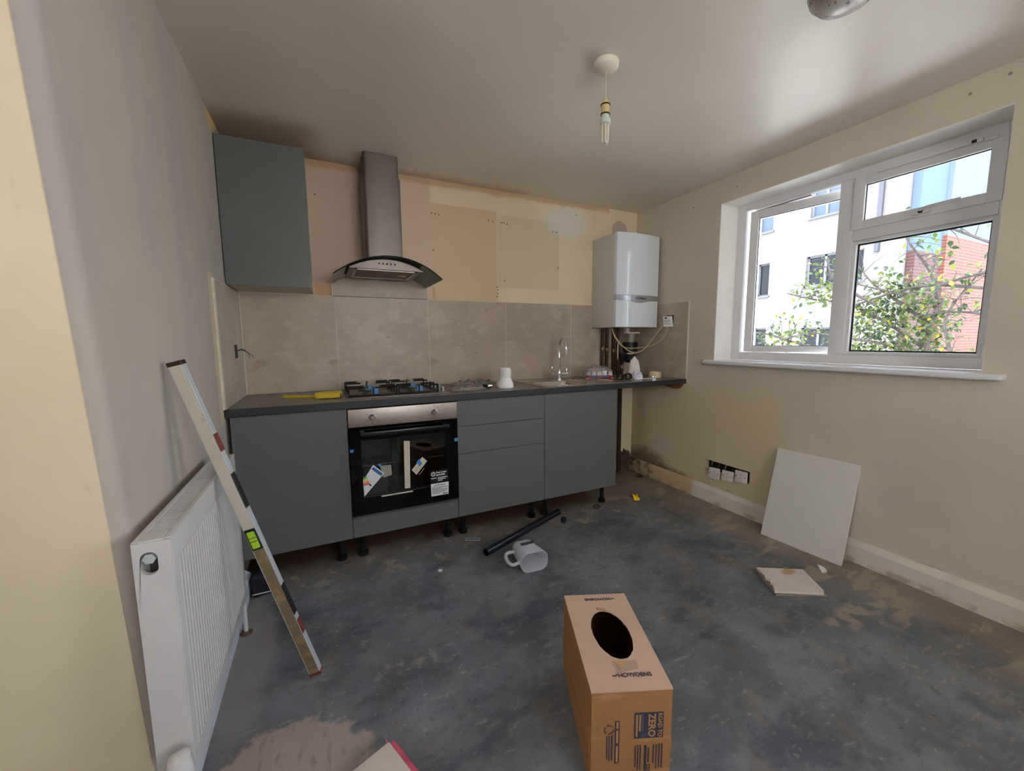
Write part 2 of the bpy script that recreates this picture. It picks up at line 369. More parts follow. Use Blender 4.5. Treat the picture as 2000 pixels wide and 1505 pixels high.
M_cardtorn = mat('torn_cardboard', C(186, 146, 104), 0.85, var=0.12, vscale=40)
M_upvc = mat('white_upvc', C(222, 220, 220), 0.28, spec=0.5, var=0.02)
M_gasket = mat('black_gasket', C(30, 31, 36), 0.5)
M_radi = mat('radiator_enamel', C(200, 197, 195), 0.32, var=0.03, vscale=8)
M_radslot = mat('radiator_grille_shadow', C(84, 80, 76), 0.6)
M_pipe = mat('painted_copper_pipe', C(74, 48, 32), 0.5, metal=0.3, var=0.3, vscale=30)
M_wire = mat('cream_cable', C(206, 182, 138), 0.45)
M_yellow = mat('yellow_plastic', C(214, 188, 62), 0.45, var=0.08, vscale=30)
M_pearl = mat('off_white_plastic', C(222, 214, 204), 0.4, var=0.03)
M_pane = sheet_glass('clear_window_glass', (0.97, 0.98, 0.98, 1))
M_hoodglass = sheet_glass('green_hood_glass', (0.92, 0.95, 0.91, 1), 1.4, 0.02, 0.20, C(150, 160, 142))
M_film = sheet_glass('clear_film', (0.93, 0.93, 0.93, 1), 1.45, 0.12, 0.34, C(206, 200, 194))
M_jug = mat('frosted_polypropylene', C(226, 226, 232), 0.35, alpha=0.66, var=0.03, vscale=14)
M_levelface = mat('spirit_level_face', C(206, 198, 180), 0.4, var=0.05, vscale=8, layers=[
    dict(col=C(122, 100, 70), box=[('Z', None, 0.585)], soft=0.02, wob=0.06, wscale=30, amt=0.95),
    dict(col=C(158, 136, 100), box=[('Z', None, 0.56)], noise=(34, 0.48, 0.62), soft=0.02, amt=0.7),
    dict(col=C(150, 132, 104), noise=(16, 0.60, 0.68), amt=0.45)])
M_levelside = mat('spirit_level_side', C(176, 180, 184), 0.3, var=0.04, vscale=10)
M_brownred = mat('rusty_red_paint', C(120, 58, 44), 0.5, var=0.2, vscale=40)
M_lime = mat('lime_vial', C(170, 214, 50), 0.15, spec=0.6)
M_board = mat('white_faced_board', C(214, 208, 198), 0.45, var=0.02, vscale=5)
M_boardback = mat('dirty_board', C(216, 204, 194), 0.55, var=0.05, vscale=12, layers=[
    dict(col=C(176, 138, 88), ball=((2.535, -1.70, 0.03), (0.045, 0.022, 1)), wob=0.7, wscale=20, soft=0.4, amt=0.8)])
M_orange = mat('rough_timber', C(128, 76, 38), 0.7, var=0.25, vscale=20)

# ------------------------------------------------------------------ structure
def grid_wall(name, axis, at, amin, amax, zmin, zmax, holes, m, outward, depth_default=0.28):
    """wall in the plane axis=at; holes: (a0,a1,z0,z1,depth,blind). Reveals are built as real sides."""
    bm = B(); As = sorted({amin, amax} | {h[0] for h in holes} | {h[1] for h in holes}); Zs = sorted({zmin, zmax} | {h[2] for h in holes} | {h[3] for h in holes})
    def P(a, z, d=0.0):
        x = at+outward*d
        return (x, a, z) if axis == 'X' else (a, x, z)
    def quad(*p): bm.faces.new([bm.verts.new(q) for q in p])
    for i in range(len(As)-1):
        for j in range(len(Zs)-1):
            ca, cz = (As[i]+As[i+1])/2, (Zs[j]+Zs[j+1])/2
            if any(h[0] < ca < h[1] and h[2] < cz < h[3] for h in holes): continue
            quad(P(As[i], Zs[j]), P(As[i+1], Zs[j]), P(As[i+1], Zs[j+1]), P(As[i], Zs[j+1]))
    for a0, a1, z0, z1, d, blind in holes:
        quad(P(a0, z0), P(a0, z1), P(a0, z1, d), P(a0, z0, d)); quad(P(a1, z0), P(a1, z1), P(a1, z1, d), P(a1, z0, d))
        quad(P(a0, z0), P(a1, z0), P(a1, z0, d), P(a0, z0, d)); quad(P(a0, z1), P(a1, z1), P(a1, z1, d), P(a0, z1, d))
        if blind: quad(P(a0, z0, d), P(a1, z0, d), P(a1, z1, d), P(a0, z1, d))
    # outer skin so the wall has thickness
    for i in range(len(As)-1):
        for j in range(len(Zs)-1):
            ca, cz = (As[i]+As[i+1])/2, (Zs[j]+Zs[j+1])/2
            if any(h[0] < ca < h[1] and h[2] < cz < h[3] and not h[5] for h in holes): continue
            D = depth_default
            quad(P(As[i], Zs[j], D), P(As[i+1], Zs[j], D), P(As[i+1], Zs[j+1], D), P(As[i], Zs[j+1], D))
    bmesh.ops.remove_doubles(bm, verts=bm.verts, dist=1e-5)
    return struct(obj(name, bm, m, keep=True))
WIN = (-2.154, -0.834, 1.062, 2.158)
wall_right = grid_wall('wall_right', 'X', W, -4.6, 0.0, -0.02, H, [WIN+(0.28, False), (-4.35, -3.15, 1.062, 2.158, 0.28, False), (-1.157, -0.80, 0.232, 0.315, 0.05, True)], M_wright, 1)
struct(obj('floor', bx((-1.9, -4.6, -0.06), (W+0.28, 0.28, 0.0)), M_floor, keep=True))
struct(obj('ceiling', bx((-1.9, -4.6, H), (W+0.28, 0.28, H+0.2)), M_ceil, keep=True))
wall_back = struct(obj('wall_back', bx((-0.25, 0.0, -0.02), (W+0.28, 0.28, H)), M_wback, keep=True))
# left wall ends in a rounded, slightly leaning plaster corner
bm = B(); r = 0.035; rings = []
def left_corner(z):   # y of the corner at height z
    return -1.585 - 0.105*z
for z in (-0.02, 0.5, 1.1, 1.7, H):
    yc = left_corner(z); ring = [(0.0, 0.0), (0.0, yc+r)]
    ring += [(-r+r*math.cos(a), yc+r-r*math.sin(a)) for a in [PI/2*k/5 for k in range(1, 5)]]
    ring += [(-r, yc), (-0.22, yc), (-0.22, 0.0)]
    rings.append([bm.verts.new((x, y, z)) for x, y in ring])
for a, b in zip(rings, rings[1:]):
    for k in range(len(a)): bm.faces.new((a[k], a[(k+1) % len(a)], b[(k+1) % len(a)], b[k]))
bm.faces.new(rings[0]); bm.faces.new(rings[-1])
wall_left = struct(obj('wall_left', bm, M_wleft, smooth=True, keep=True))
bm = B(); rings = []
for z in (-0.02, 1.1, H):
    yc = left_corner(z)
    rings.append([bm.verts.new(p+(z,)) for p in ((-0.028, yc-0.004), (-0.028, yc+0.10), (-1.65, yc+0.10), (-1.65, yc-0.004))])
for a, b in zip(rings, rings[1:]):
    for k in range(4): bm.faces.new((a[k], a[(k+1) % 4], b[(k+1) % 4], b[k]))
bm.faces.new(rings[0]); bm.faces.new(rings[-1])
struct(obj('wall_hall', bm, M_whall, keep=True))
grid_wall('wall_far_left', 'X', -1.60, -4.6, -1.5, -0.02, H, [(-3.55, -2.55, 0.98, 2.12, 0.2, False)], M_whall, -1)
grid_wall('wall_rear', 'Y', -4.55, -1.9, W+0.28, -0.02, H, [(0.65, 2.05, 1.062, 2.158, 0.2, False)], M_wright, -1, 0.2)
# baseboards
bm = B(); prof = [(0, 0), (0.018, 0), (0.018, 0.085), (0.014, 0.095), (0.016, 0.102), (0.010, 0.118), (0, 0.12)]
prism(bm, [(W-p[0], 0.0, p[1]) for p in prof], (0, -0.66, 0))
struct(obj('baseboard_right', bm, M_skirt))
bm = B(); prof = [(0, 0), (0.026, 0), (0.026, 0.092), (0.020, 0.105), (0.012, 0.118), (0, 0.122)]
prism(bm, [(W-p[0], -0.66, p[1]) for p in prof], (0, -3.9, 0))
bb = struct(obj('baseboard_right', bm, M_skirt))
bm = B(); prism(bm, [(p[0]*2.0, -0.60, p[1]*0.92) for p in prof], (0, -0.98, 0)); struct(obj('baseboard_left', bm, M_skirtL))
# ragged plaster edge low in the far corner (broken skirting stub)
bm = B(); pts = [(2.87, 0.0), (2.99, 0.0), (2.995, 0.10), (2.975, 0.16), (2.965, 0.135), (2.95, 0.185), (2.94, 0.15), (2.925, 0.21), (2.91, 0.165), (2.89, 0.19), (2.875, 0.12)]
prism(bm, [(x, 0.0, z) for x, z in pts], (0, -0.012, 0)); struct(obj('baseboard_back', bm, mat('broken_plaster', C(92, 74, 58), 0.8, var=0.35, vscale=30)))

# tiles: parts of the walls
def tile_poly(parent, pts, thick, m):
    bm = B(); prism(bm, pts, thick); return obj('tile', bm, m, parent)
WT = 0.907; TT = 1.508; g = 0.0023
js = [0.012, 0.5244, 1.1244, 1.7244, 2.3244, 2.9244, W-0.011]
for a, b in zip(js, js[1:]):
    obj('tile', bx((a+g, -0.010, WT), (b-g, 0.0, TT), 0.0006, 1), M_tile, wall_back)
tile_poly(wall_back, [(0.514, 0, TT+0.003), (1.121, 0, TT+0.003), (1.119, 0, 1.604), (1.021, 0, 1.656), (0.586, 0, 1.653), (0.514, 0, 1.612)], (0, -0.010, 0), M_tile)
obj('grout', bx((0.003, -0.0085, WT), (W-0.003, 0.0, TT+0.003)), M_grout, wall_back)
bm = B(); prism(bm, [(0.508, 0, TT), (1.127, 0, TT), (1.125, 0, 1.607), (1.024, 0, 1.661), (0.583, 0, 1.658), (0.508, 0, 1.616)], (0, -0.0085, 0)); obj('grout', bm, M_grout, wall_back)
obj('tile', bx((0.0, -0.598, WT+0.004), (0.010, -0.014, TT), 0.0006, 1), M_tileL, wall_left)
obj('grout', bx((0.0, -0.609, WT), (0.008, -0.006, TT+0.004)), M_grout, wall_left)
obj('tile', bx((W-0.010, -0.600, WT+0.002), (W, -0.012, TT), 0.0006, 1), M_tile, wall_right)
obj('grout', bx((W-0.008, -0.604, WT), (W, -0.004, TT+0.003)), M_grout, wall_right)
# plugged screw holes left by the old wall units
M_hole = mat('screw_hole', C(52, 40, 30), 0.8)
for x, z in ((1.17, 2.10), (1.195, 2.098), (1.22, 2.096), (1.595, 2.10), (1.63, 2.095), (1.70, 2.095), (1.72, 2.097), (1.745, 2.092), (2.145, 2.075), (2.18, 2.075),
             (0.445, 2.12), (0.52, 1.62), (1.66, 1.62), (1.663, 1.60), (1.662, 1.575), (1.66, 1.55), (1.72, 1.67), (2.37, 2.23), (2.20, 1.80), (1.175, 1.85)):
    obj('screw_hole', cyl(B(), (x, 0.001, z), (x, -0.0015, z), 0.0045, 8), M_hole, wall_back)
for y, z in ((-2.02, 2.26), (-2.13, 2.28), (-0.60, 2.20), (-0.95, 2.235)):
    obj('screw_hole', cyl(B(), (W+0.001, y, z), (W-0.0015, y, z), 0.006, 8), mat('filled_hole', C(150, 132, 112), 0.8), wall_right)

# ------------------------------------------------------------------ window_1
win = bpy.data.objects.new('window_1', None); COL.objects.link(win); win.location = (3.22, -1.494, 1.062); WM['window_1'] = Matrix.Translation((3.22, -1.494, 1.062)); win['kind'] = 'structure'
X0, X1 = 3.196, 3.262
y0, y1, z0, z1 = WIN[0]-0.002, WIN[1]-0.001, 1.066, 2.157
def ring_frame(name, ya, yb, za, zb, w, xa, xb, m, parent, bev=0.004, ws=None):
    wl, wr_, wt_, wbm = ws if ws else (w, w, w, w)   # left = high y
    bm = B()
    box(bm, (xa, yb-wl, za), (xb, yb, zb), bev); box(bm, (xa, ya, za), (xb, ya+wr_, zb), bev)
    box(bm, (xa, ya+wr_-0.001, zb-wt_), (xb, yb-wl+0.001, zb), bev); box(bm, (xa, ya+wr_-0.001, za), (xb, yb-wl+0.001, za+wbm), bev)
    return obj(name, bm, m, parent, smooth=True)
ring_frame('window_frame', y0, y1, z0, z1, 0.06, X0, X1, M_upvc, win, ws=(0.066, 0.060, 0.046, 0.056))
obj('mullion', bx((X0, -1.548, z0+0.056), (X1, -1.471, z1-0.046), 0.004), M_upvc, win, smooth=True)
obj('transom', bx((X0, y0+0.06, 1.765), (X1, -1.548, 1.828), 0.004), M_upvc, win, smooth=True)
# large fixed pane below
ring_frame('glazing_bead', y0+0.06, -1.548, z0+0.056, 1.765, 0.018, X0+0.012, X0+0.034, M_upvc, win, 0.003)
ring_frame('gasket', y0+0.062, -1.550, z0+0.058, 1.763, 0.024, X0+0.034, X0+0.037, M_gasket, win, 0.0)
obj('pane', bx((X0+0.037, y0+0.066, z0+0.062), (X0+0.041, -1.554, 1.759)), M_pane, win)
# top-hung fanlight, shut
fan = ring_frame('sash', y0+0.052, -1.543, 1.822, 2.117, 0.05, X0-0.010, X0+0.030, M_upvc, win, 0.004, ws=(0.052, 0.05, 0.058, 0.046))
ring_frame('gasket', y0+0.10, -1.593, 1.866, 2.061, 0.006, X0+0.006, X0+0.010, M_gasket, fan, 0.0)
obj('pane', bx((X0+0.010, y0+0.10, 1.866), (X0+0.014, -1.593, 2.061)), M_pane, fan)
bm = B(); box(bm, (X0-0.026, -2.03, 2.098), (X0-0.010, -1.645, 2.112), 0.004); box(bm, (X0-0.020, -2.075, 2.094), (X0-0.010, -2.03, 2.110), 0.004)
obj('trickle_vent', bm, M_upvc, fan, smooth=True)
obj('vent_grip', bx((X0-0.031, -2.01, 2.099), (X0-0.025, -1.995, 2.111)), M_gasket, fan)
# handle of the fanlight
bm = B(); box(bm, (X0-0.030, -1.875, 1.832), (X0-0.009, -1.805, 1.856), 0.006)
tube(bm, [(X0-0.026, -1.835, 1.850), (X0-0.045, -1.87, 1.856), (X0-0.050, -1.93, 1.858), (X0-0.040, -1.985, 1.862)], 0.007, 8)
hd = obj('window_handle', bm, mat('white_handle', C(210, 206, 202), 0.3), fan, smooth=True)
obj('keyhole', cyl(B(), (X0-0.0325, -1.842, 1.845), (X0-0.029, -1.842, 1.845), 0.010, 12), M_gasket, hd)
# side-hung casement, swung outwards about its left stile
ang = math.radians(9.0); hinge = Vector((X0+0.022, -0.925, 0))
R = Matrix.Translation(hinge) @ Matrix.Rotation(ang, 4, 'Z') @ Matrix.Translation(-hinge)
def rot_obj(o):
    me = o.data; T = WM[o.name]; me.transform(T.inverted() @ R @ T)
csh = ring_frame('sash', -1.500, -0.925, 1.126, 2.100, 0.05, X0+0.010, X0+0.062, M_upvc, win, 0.004, ws=(0.054, 0.05, 0.052, 0.040)); rot_obj(csh)
o_ = ring_frame('gasket', -1.452, -0.977, 1.164, 2.050, 0.006, X0+0.022, X0+0.026, M_gasket, csh, 0.0); rot_obj(o_)
o_ = obj('pane', bx((X0+0.026, -1.452, 1.164), (X0+0.030, -0.977, 2.050)), M_pane, csh); rot_obj(o_)
obj('friction_stay', bx((X0+0.03, -1.30, 2.101), (X0+0.05, -0.95, 2.106)), M_steel, win)
obj('stay_arm', prism(B(), [(X0+0.035, -1.05, 2.099), (X0+0.045, -1.04, 2.099), (X0+0.115, -1.30, 2.099), (X0+0.105, -1.31, 2.099)], (0, 0, 0.002)), M_steel, win)
obj('window_sill', bx((2.955, -2.226, 1.036), (3.20, -0.783, 1.064), 0.011, 4), M_upvc, win, smooth=True)
# reveal lining in white paint
bm = B()
box(bm, (W+0.0005, WIN[1]-0.004, 1.064), (X0+0.05, WIN[1]+0.001, WIN[3])); box(bm, (W+0.0005, WIN[0]-0.001, 1.064), (X0+0.05, WIN[0]+0.0015, WIN[3]))
box(bm, (W+0.0005, WIN[0], WIN[3]-0.003), (X0+0.05, WIN[1], WIN[3]+0.001))
obj('reveal', bm, M_reveal, win)
# window_2 (behind the camera, left)
w2 = bpy.data.objects.new('window_2', None); COL.objects.link(w2); w2.location = (-1.72, -3.05, 0.98); WM['window_2'] = Matrix.Translation((-1.72, -3.05, 0.98)); w2['kind'] = 'structure'
ring_frame('window_frame', -3.55, -2.55, 0.98, 2.12, 0.06, -1.76, -1.70, M_upvc, w2)
obj('pane', bx((-1.735, -3.49, 1.04), (-1.73, -2.61, 2.06)), M_pane, w2)

w3 = bpy.data.objects.new('fill_window_side', None); COL.objects.link(w3); w3.location = (3.24, -3.75, 1.062); WM['fill_window_side'] = Matrix.Translation((3.24, -3.75, 1.062)); w3['kind'] = 'structure'  # unseen window added in the right wall to hold the side fill light
ring_frame('window_frame', -4.352, -3.148, 1.064, 2.157, 0.06, 3.21, 3.27, M_upvc, w3)
obj('pane', bx((3.235, -4.29, 1.126), (3.24, -3.21, 2.095)), M_pane, w3)

w4 = bpy.data.objects.new('fill_window_back', None); COL.objects.link(w4); w4.location = (1.35, -4.68, 1.062); WM['fill_window_back'] = Matrix.Translation((1.35, -4.68, 1.062)); w4['kind'] = 'structure'  # unseen window added in the rear wall to hold the warm fill light
bm = B()
for lo, hi in (((0.65, -4.72, 1.062), (2.05, -4.66, 1.12)), ((0.65, -4.72, 2.10), (2.05, -4.66, 2.158)), ((0.65, -4.72, 1.12), (0.71, -4.66, 2.10)), ((1.99, -4.72, 1.12), (2.05, -4.66, 2.10)), ((1.32, -4.72, 1.12), (1.38, -4.66, 2.10))): box(bm, lo, hi, 0.004)
obj('window_frame', bm, M_upvc, w4, smooth=True)
obj('pane', bx((0.71, -4.692, 1.12), (1.99, -4.688, 2.10)), M_pane, w4)

# ------------------------------------------------------------------ kitchen base units
def legs(xs, ys, parent):
    for x in xs:
        for y in ys:
            bm = B(); lathe(bm, [(0.026, 0.0), (0.028, 0.008), (0.026, 0.022), (0.016, 0.030), (0.015, 0.125), (0.022, 0.130), (0.030, 0.142), (0.030, 0.147)], (x, y, 0.0005), seg=16)
            obj('leg', bm, M_black, parent, smooth=True)
DZ0, DZ1, DY = 0.1477, 0.865, -0.587
def carcass(x0, x1, parent, top=0.868, m=M_carcass):
    bm = B(); t = 0.018
    box(bm, (x0, -0.566, 0.150), (x0+t, -0.03, top)); box(bm, (x1-t, -0.566, 0.150), (x1, -0.03, top))
    box(bm, (x0+t, -0.566, 0.150), (x1-t, -0.03, 0.168)); box(bm, (x0+t, -0.045, 0.168), (x1-t, -0.03, top)); box(bm, (x0+t, -0.566, top-0.02), (x1-t, -0.46, top))
    return obj('body', bm, m, parent)
seams = [0.016, 0.531, 1.1315, 1.736, 2.342]
t_ = thing('base_cabinet', 'dark slate grey base cabinet with one plain door at the left end, behind the radiator', 'cabinet', (0.27, -0.3, 0.0))
carcass(0.018, seams[1]-0.001, t_)
obj('door', bx((seams[0]+0.002, DY, DZ0), (seams[1]-0.0015, DY+0.019, DZ1), 0.0012, 2), M_door, t_)
legs((0.075, 0.470), (-0.50, -0.09), t_)
t_ = thing('oven_housing', 'slate grey housing unit with a narrow panel below the black built-in oven', 'cabinet', (0.83, -0.3, 0.0))
bm = B(); box(bm, (seams[1]+0.001, -0.566, 0.150), (seams[1]+0.017, -0.03, 0.868)); box(bm, (seams[2]-0.017, -0.566, 0.150), (seams[2]-0.001, -0.03, 0.868)); box(bm, (seams[1]+0.017, -0.566, 0.150), (seams[2]-0.017, -0.03, 0.24))
obj('body', bm, M_carcass, t_)
obj('lower_panel', bx((seams[1]+0.0015, DY, DZ0), (seams[2]-0.0015, DY+0.019, 0.253), 0.0012, 2), M_door, t_)
legs((0.585, 1.085), (-0.50, -0.09), t_)
t_ = thing('drawer_cabinet', 'slate grey three-drawer base cabinet between the oven and the sink cabinet', 'cabinet', (1.434, -0.3, 0.0))
carcass(seams[2]+0.001, seams[3]-0.001, t_)
for za, zb in ((0.7095, DZ1), (0.5425, 0.7065), (DZ0, 0.5395)):
    obj('drawer_front', bx((seams[2]+0.0015, DY, za), (seams[3]-0.0015, DY+0.019, zb), 0.0012, 2), M_door, t_)
legs((1.185, 1.683), (-0.50, -0.09), t_)
t_ = thing('sink_cabinet', 'slate grey base cabinet with one plain door under the steel sink, nearest the pipes', 'cabinet', (2.04, -0.3, 0.0))
carcass(seams[3]+0.001, seams[4]-0.002, t_, top=0.74)
obj('door', bx((seams[3]+0.0015, DY, DZ0), (seams[4]-0.0015, DY+0.019, DZ1), 0.0012, 2), M_door, t_)
for xa_, xb_ in ((seams[4]-0.019, seams[4]-0.002), (seams[3]+0.002, seams[3]+0.018)): obj('side_panel', bx((xa_, -0.566, 0.7402), (xb_, -0.03, 0.868)), M_carcass, t_)
legs((1.785, 2.285), (-0.50, -0.09), t_)

# worktop with the sink cut out
wt = thing('worktop', 'long charcoal laminate worktop running from the left tiles to the right wall', 'worktop', (1.5, -0.3, 0.869))
SX0, SX1, SY0, SY1 = 1.795, 2.125, -0.525, -0.245
bm = B(); za, zb = 0.8695, WT
for lo, hi in (((0.011, -0.597, za), (SX0, -0.0105, zb)), ((SX1, -0.597, za), (W-0.0105, -0.0105, zb)), ((SX0, -0.597, za), (SX1, SY0, zb)), ((SX0, SY1, za), (SX1, -0.0105, zb))): box(bm, lo, hi)
obj('worktop_board', bm, M_wtop, wt)
obj('front_edge', bx((0.006, -0.603, za-0.001), (W-0.001, -0.597, zb), 0.0018), M_wedge, wt)
# batten under the free end of the worktop
bm = B(); prism(bm, [(W-0.002, -0.32, 0.868), (W-0.002, -0.585, 0.868), (W-0.002, -0.55, 0.824), (W-0.002, -0.44, 0.836), (W-0.002, -0.33, 0.852)], (-0.045, 0, 0))
tag(obj('support_batten', bm, M_orange), 'rough brown timber batten fixed under the right end of the worktop', 'batten')

# ------------------------------------------------------------------ oven
ov = thing('built_in_oven', 'black glass built-in oven with steel control panel, stickers and tape on its door', 'oven', (0.83, -0.4, 0.255))
OX0, OX1 = 0.534, 1.1285
bm = B(); ca, cb_ = OX0+0.018, OX1-0.018
for lo, hi in (((ca, -0.585, 0.262), (0.572, -0.08, 0.860)), ((1.090, -0.585, 0.262), (cb_, -0.08, 0.860)), ((0.572, -0.585, 0.262), (1.090, -0.08, 0.345)), ((0.572, -0.585, 0.730), (1.090, -0.08, 0.860)), ((0.572, -0.100, 0.345), (1.090, -0.08, 0.730))): box(bm, lo, hi)
obj('oven_casing', bm, M_blackdull, ov)
bm = B(); box(bm, (0.573, -0.58, 0.3455), (0.575, -0.101, 0.7295)); box(bm, (1.087, -0.58, 0.3455), (1.089, -0.101, 0.7295)); box(bm, (0.575, -0.58, 0.3455), (1.087, -0.101, 0.3475)); box(bm, (0.575, -0.104, 0.3475), (1.087, -0.101, 0.7275))
obj('cavity_lining', bm, mat('grey_oven_enamel', C(84, 90, 94), 0.35), ov)
bm = B()
for yy in (-0.565, -0.12): cyl(bm, (0.577, yy, 0.540), (1.085, yy, 0.540), 0.0022, 8)
for k in range(14): cyl(bm, (0.60+k*0.036, -0.565, 0.540), (0.60+k*0.036, -0.12, 0.540), 0.0014, 6)
obj('wire_shelf', bm, M_chrome, ov)
cp = obj('control_panel', bx((OX0, -0.604, 0.766), (OX1, -0.585, 0.862), 0.002), M_steel, ov, smooth=True)
for kx, nt_ in ((0.656, 6), (0.991, 9)):
    kb = obj('knob', lathe(B(), [(0.0185, 0.0), (0.0185, 0.006), (0.015, 0.010), (0.0135, 0.026), (0.012, 0.028)], (kx, -0.604, 0.814), (0, -1, 0), 24), M_chrome, cp, smooth=True)
    for k in range(nt_):
        a = PI*0.5+2*PI*k/nt_; r_ = 0.033; p = Vector((kx+r_*math.cos(a), -0.6045, 0.814+r_*math.sin(a)))
        obj('dial_mark', bx(p-Vector((0.0028, 0.0004, 0.0016)), p+Vector((0.0028, 0.0, 0.0016))), M_ink, cp)
bm = B()
for lo, hi in (((OX0, -0.610, 0.279), (0.591, -0.588, 0.762)), ((1.052, -0.610, 0.279), (OX1, -0.588, 0.762)), ((0.591, -0.610, 0.279), (1.052, -0.588, 0.378)), ((0.591, -0.610, 0.690), (1.052, -0.588, 0.762))): box(bm, lo, hi)
dr = obj('oven_door', bm, M_blackglass, ov)
obj('door_window', bx((0.591, -0.6115, 0.378), (1.052, -0.6105, 0.690)), M_tint, dr)
tag(obj('plastic_bag', pillow(B(), (0, 0, 0), 0.27, 0.17, 0.05, 0, amp=0.012, sc=22, seed=9), mat('pale_polythene', C(206, 216, 212), 0.35, alpha=0.8, bump=0.3, bscale=30), smooth=True, M=Matrix.Translation((0.70, -0.34, 0.615)) @ Matrix.Rotation(1.25, 4, 'X')), 'pale polythene bag on the shelf inside the oven, seen through its door', 'bag')
tag(obj('instruction_booklet', bx((0.605, -0.50, 0.3482), (0.735, -0.492, 0.532), 0.001), mat('booklet_paper', C(206, 206, 192), 0.6)), 'cream booklet standing inside the oven behind the energy label', 'booklet')
tag(obj('card_packing', bx((0.765, -0.48, 0.3485), (0.800, -0.42, 0.660), 0.002), M_card), 'upright brown card packing strip inside the oven beside the tape', 'packing')
bm = B(); box(bm, (0.588, -0.655, 0.722), (1.070, -0.640, 0.742), 0.004); box(bm, (0.588, -0.642, 0.722), (0.612, -0.609, 0.742), 0.003); box(bm, (1.046, -0.642, 0.722), (1.070, -0.609, 0.742), 0.003)
obj('door_handle', bm, mat('dark_bar_handle', C(44, 44, 46), 0.25, metal=0.6), ov, smooth=True)
obj('lower_trim', bx((OX0, -0.590, 0.256), (OX1, -0.570, 0.268)), M_steel2, ov)
OY = -0.6125
def quad_part(name, pts, m, parent, y=OY, th=0.0006):
    bm = B(); prism(bm, [(p[0], y, p[1]) for p in pts], (0, -th, 0)); return obj(name, bm, m, parent)
tw = quad_part('tape_strip', [(0.815, 0.667), (0.847, 0.663), (0.841, 0.390), (0.810, 0.393)], M_tapew, ov)
quad_part('tape_strip', [(0.683, 0.374), (0.855, 0.3735), (0.855, 0.3665), (0.684, 0.366)], M_tapew, ov)
en = quad_part('energy_label', [(0.647, 0.553), (0.703, 0.498), (0.595, 0.384), (0.591, 0.473)], M_paper, ov)
e0 = Vector((0.647, 0.553)); eu = (Vector((0.703, 0.498))-e0).normalized(); ev = Vector((-eu.y, eu.x))*-1
def onlab(u, v): p = e0+eu*u+ev*v; return (p.x, p.y)
quad_part('label_header', [onlab(0.008, 0.006), onlab(0.074, 0.006), onlab(0.074, 0.022), onlab(0.008, 0.022)], mat('label_blue', C(48, 98, 160), 0.5), en, OY-0.0008)
for k, cc in enumerate((C(30, 140, 70), C(110, 180, 60), C(220, 210, 50), C(236, 160, 40), C(222, 84, 40), C(200, 46, 40))):
    v0 = 0.056+k*0.0075; w_ = 0.010+0.0032*k
    quad_part('energy_band', [(0.5925, 0.494-k*0.0085), (0.5925+w_+0.008, 0.497-k*0.0085), (0.5925+w_+0.008, 0.4905-k*0.0085), (0.5925, 0.4875-k*0.0085)], mat('energy_colour_%d' % k, cc, 0.5), en, OY-0.0008)
quad_part('rating_mark', [(0.622, 0.452), (0.630, 0.448), (0.634, 0.440), (0.630, 0.436), (0.622, 0.441)], M_blackink, en, OY-0.0008)
tg = quad_part('paper_tag', [(0.914, 0.562), (0.942, 0.534), (0.879, 0.462), (0.852, 0.494)], M_tapew, ov)
quad_part('blue_patch', [(0.881, 0.537), (0.898, 0.552), (0.914, 0.521), (0.896, 0.507)], M_blue, tg, OY-0.0008)
M_lines = mat('small_print', C(150, 146, 140), 0.6)
for k in range(3):
    a = Vector((0.868+k*0.012, 0.484-k*0.012)); b_ = a+Vector((0.030, 0.036))
    quad_part('print_line', [(a.x, a.y), (b_.x, b_.y), (b_.x+0.002, b_.y-0.002), (a.x+0.002, a.y-0.002)], M_lines, tg, OY-0.0008)
quad_part('second_leaflet', [(0.684, 0.541), (0.741, 0.541), (0.744, 0.483), (0.697, 0.474)], mat('leaflet_paper', C(150, 148, 134), 0.6), ov, OY+0.0008)
quad_part('blue_tab', [(0.690, 0.552), (0.668, 0.553), (0.684, 0.536), (0.686, 0.520)], M_blue, ov, OY-0.0004)
quad_part('blue_tape', [(0.5345, 0.651), (0.556, 0.650), (0.550, 0.634), (0.5345, 0.634)], M_blue, ov, -0.6105)
quad_part('blue_tape', [(1.106, 0.648), (1.1285, 0.648), (1.1285, 0.629), (1.108, 0.629)], M_blue, ov, -0.6105)
M_wp = mat('white_print', C(228, 226, 224), 0.6)
gl = quad_part('guarantee_sticker', [(0.957, 0.470), (1.064, 0.470), (1.064, 0.3935), (0.957, 0.3935)], mat('black_sticker', C(16, 14, 18), 0.4), ov)
bm = B(); lathe(bm, [(0.0085, 0), (0.0130, 0), (0.0130, 0.0005), (0.0085, 0.0005)], (0.975, OY-0.0008, 0.450), (0, -1, 0), 24, cap=False); obj('badge_ring', bm, M_wp, gl)
text('guarantee_text', '2', 0.013, (0.975, OY-0.0012, 0.450), (1, 0, 0), (0, 0, 1), M_wp, gl, 0.0003)
text('guarantee_text', 'Free 2 year', 0.0132, (0.992, OY-0.0012, 0.457), (1, 0, 0), (0, 0, 1), M_wp, gl, 0.0005, align='LEFT')
text('guarantee_text', 'guarantee', 0.0132, (0.992, OY-0.0012, 0.443), (1, 0, 0), (0, 0, 1), M_wp, gl, 0.0005, align='LEFT')
bm = B()
for x, w_, z in ((0.960, 0.034, 0.423), (1.000, 0.058, 0.424), (1.000, 0.048, 0.415), (1.000, 0.030, 0.406)): box(bm, (x, OY-0.0012, z), (x+w_, OY-0.0007, z+0.004))
obj('small_print', bm, M_wp, gl)
lb = quad_part('maker_label', [(0.959, 0.3925), (1.065, 0.3925), (1.063, 0.318), (0.960, 0.318)], M_paper, ov)
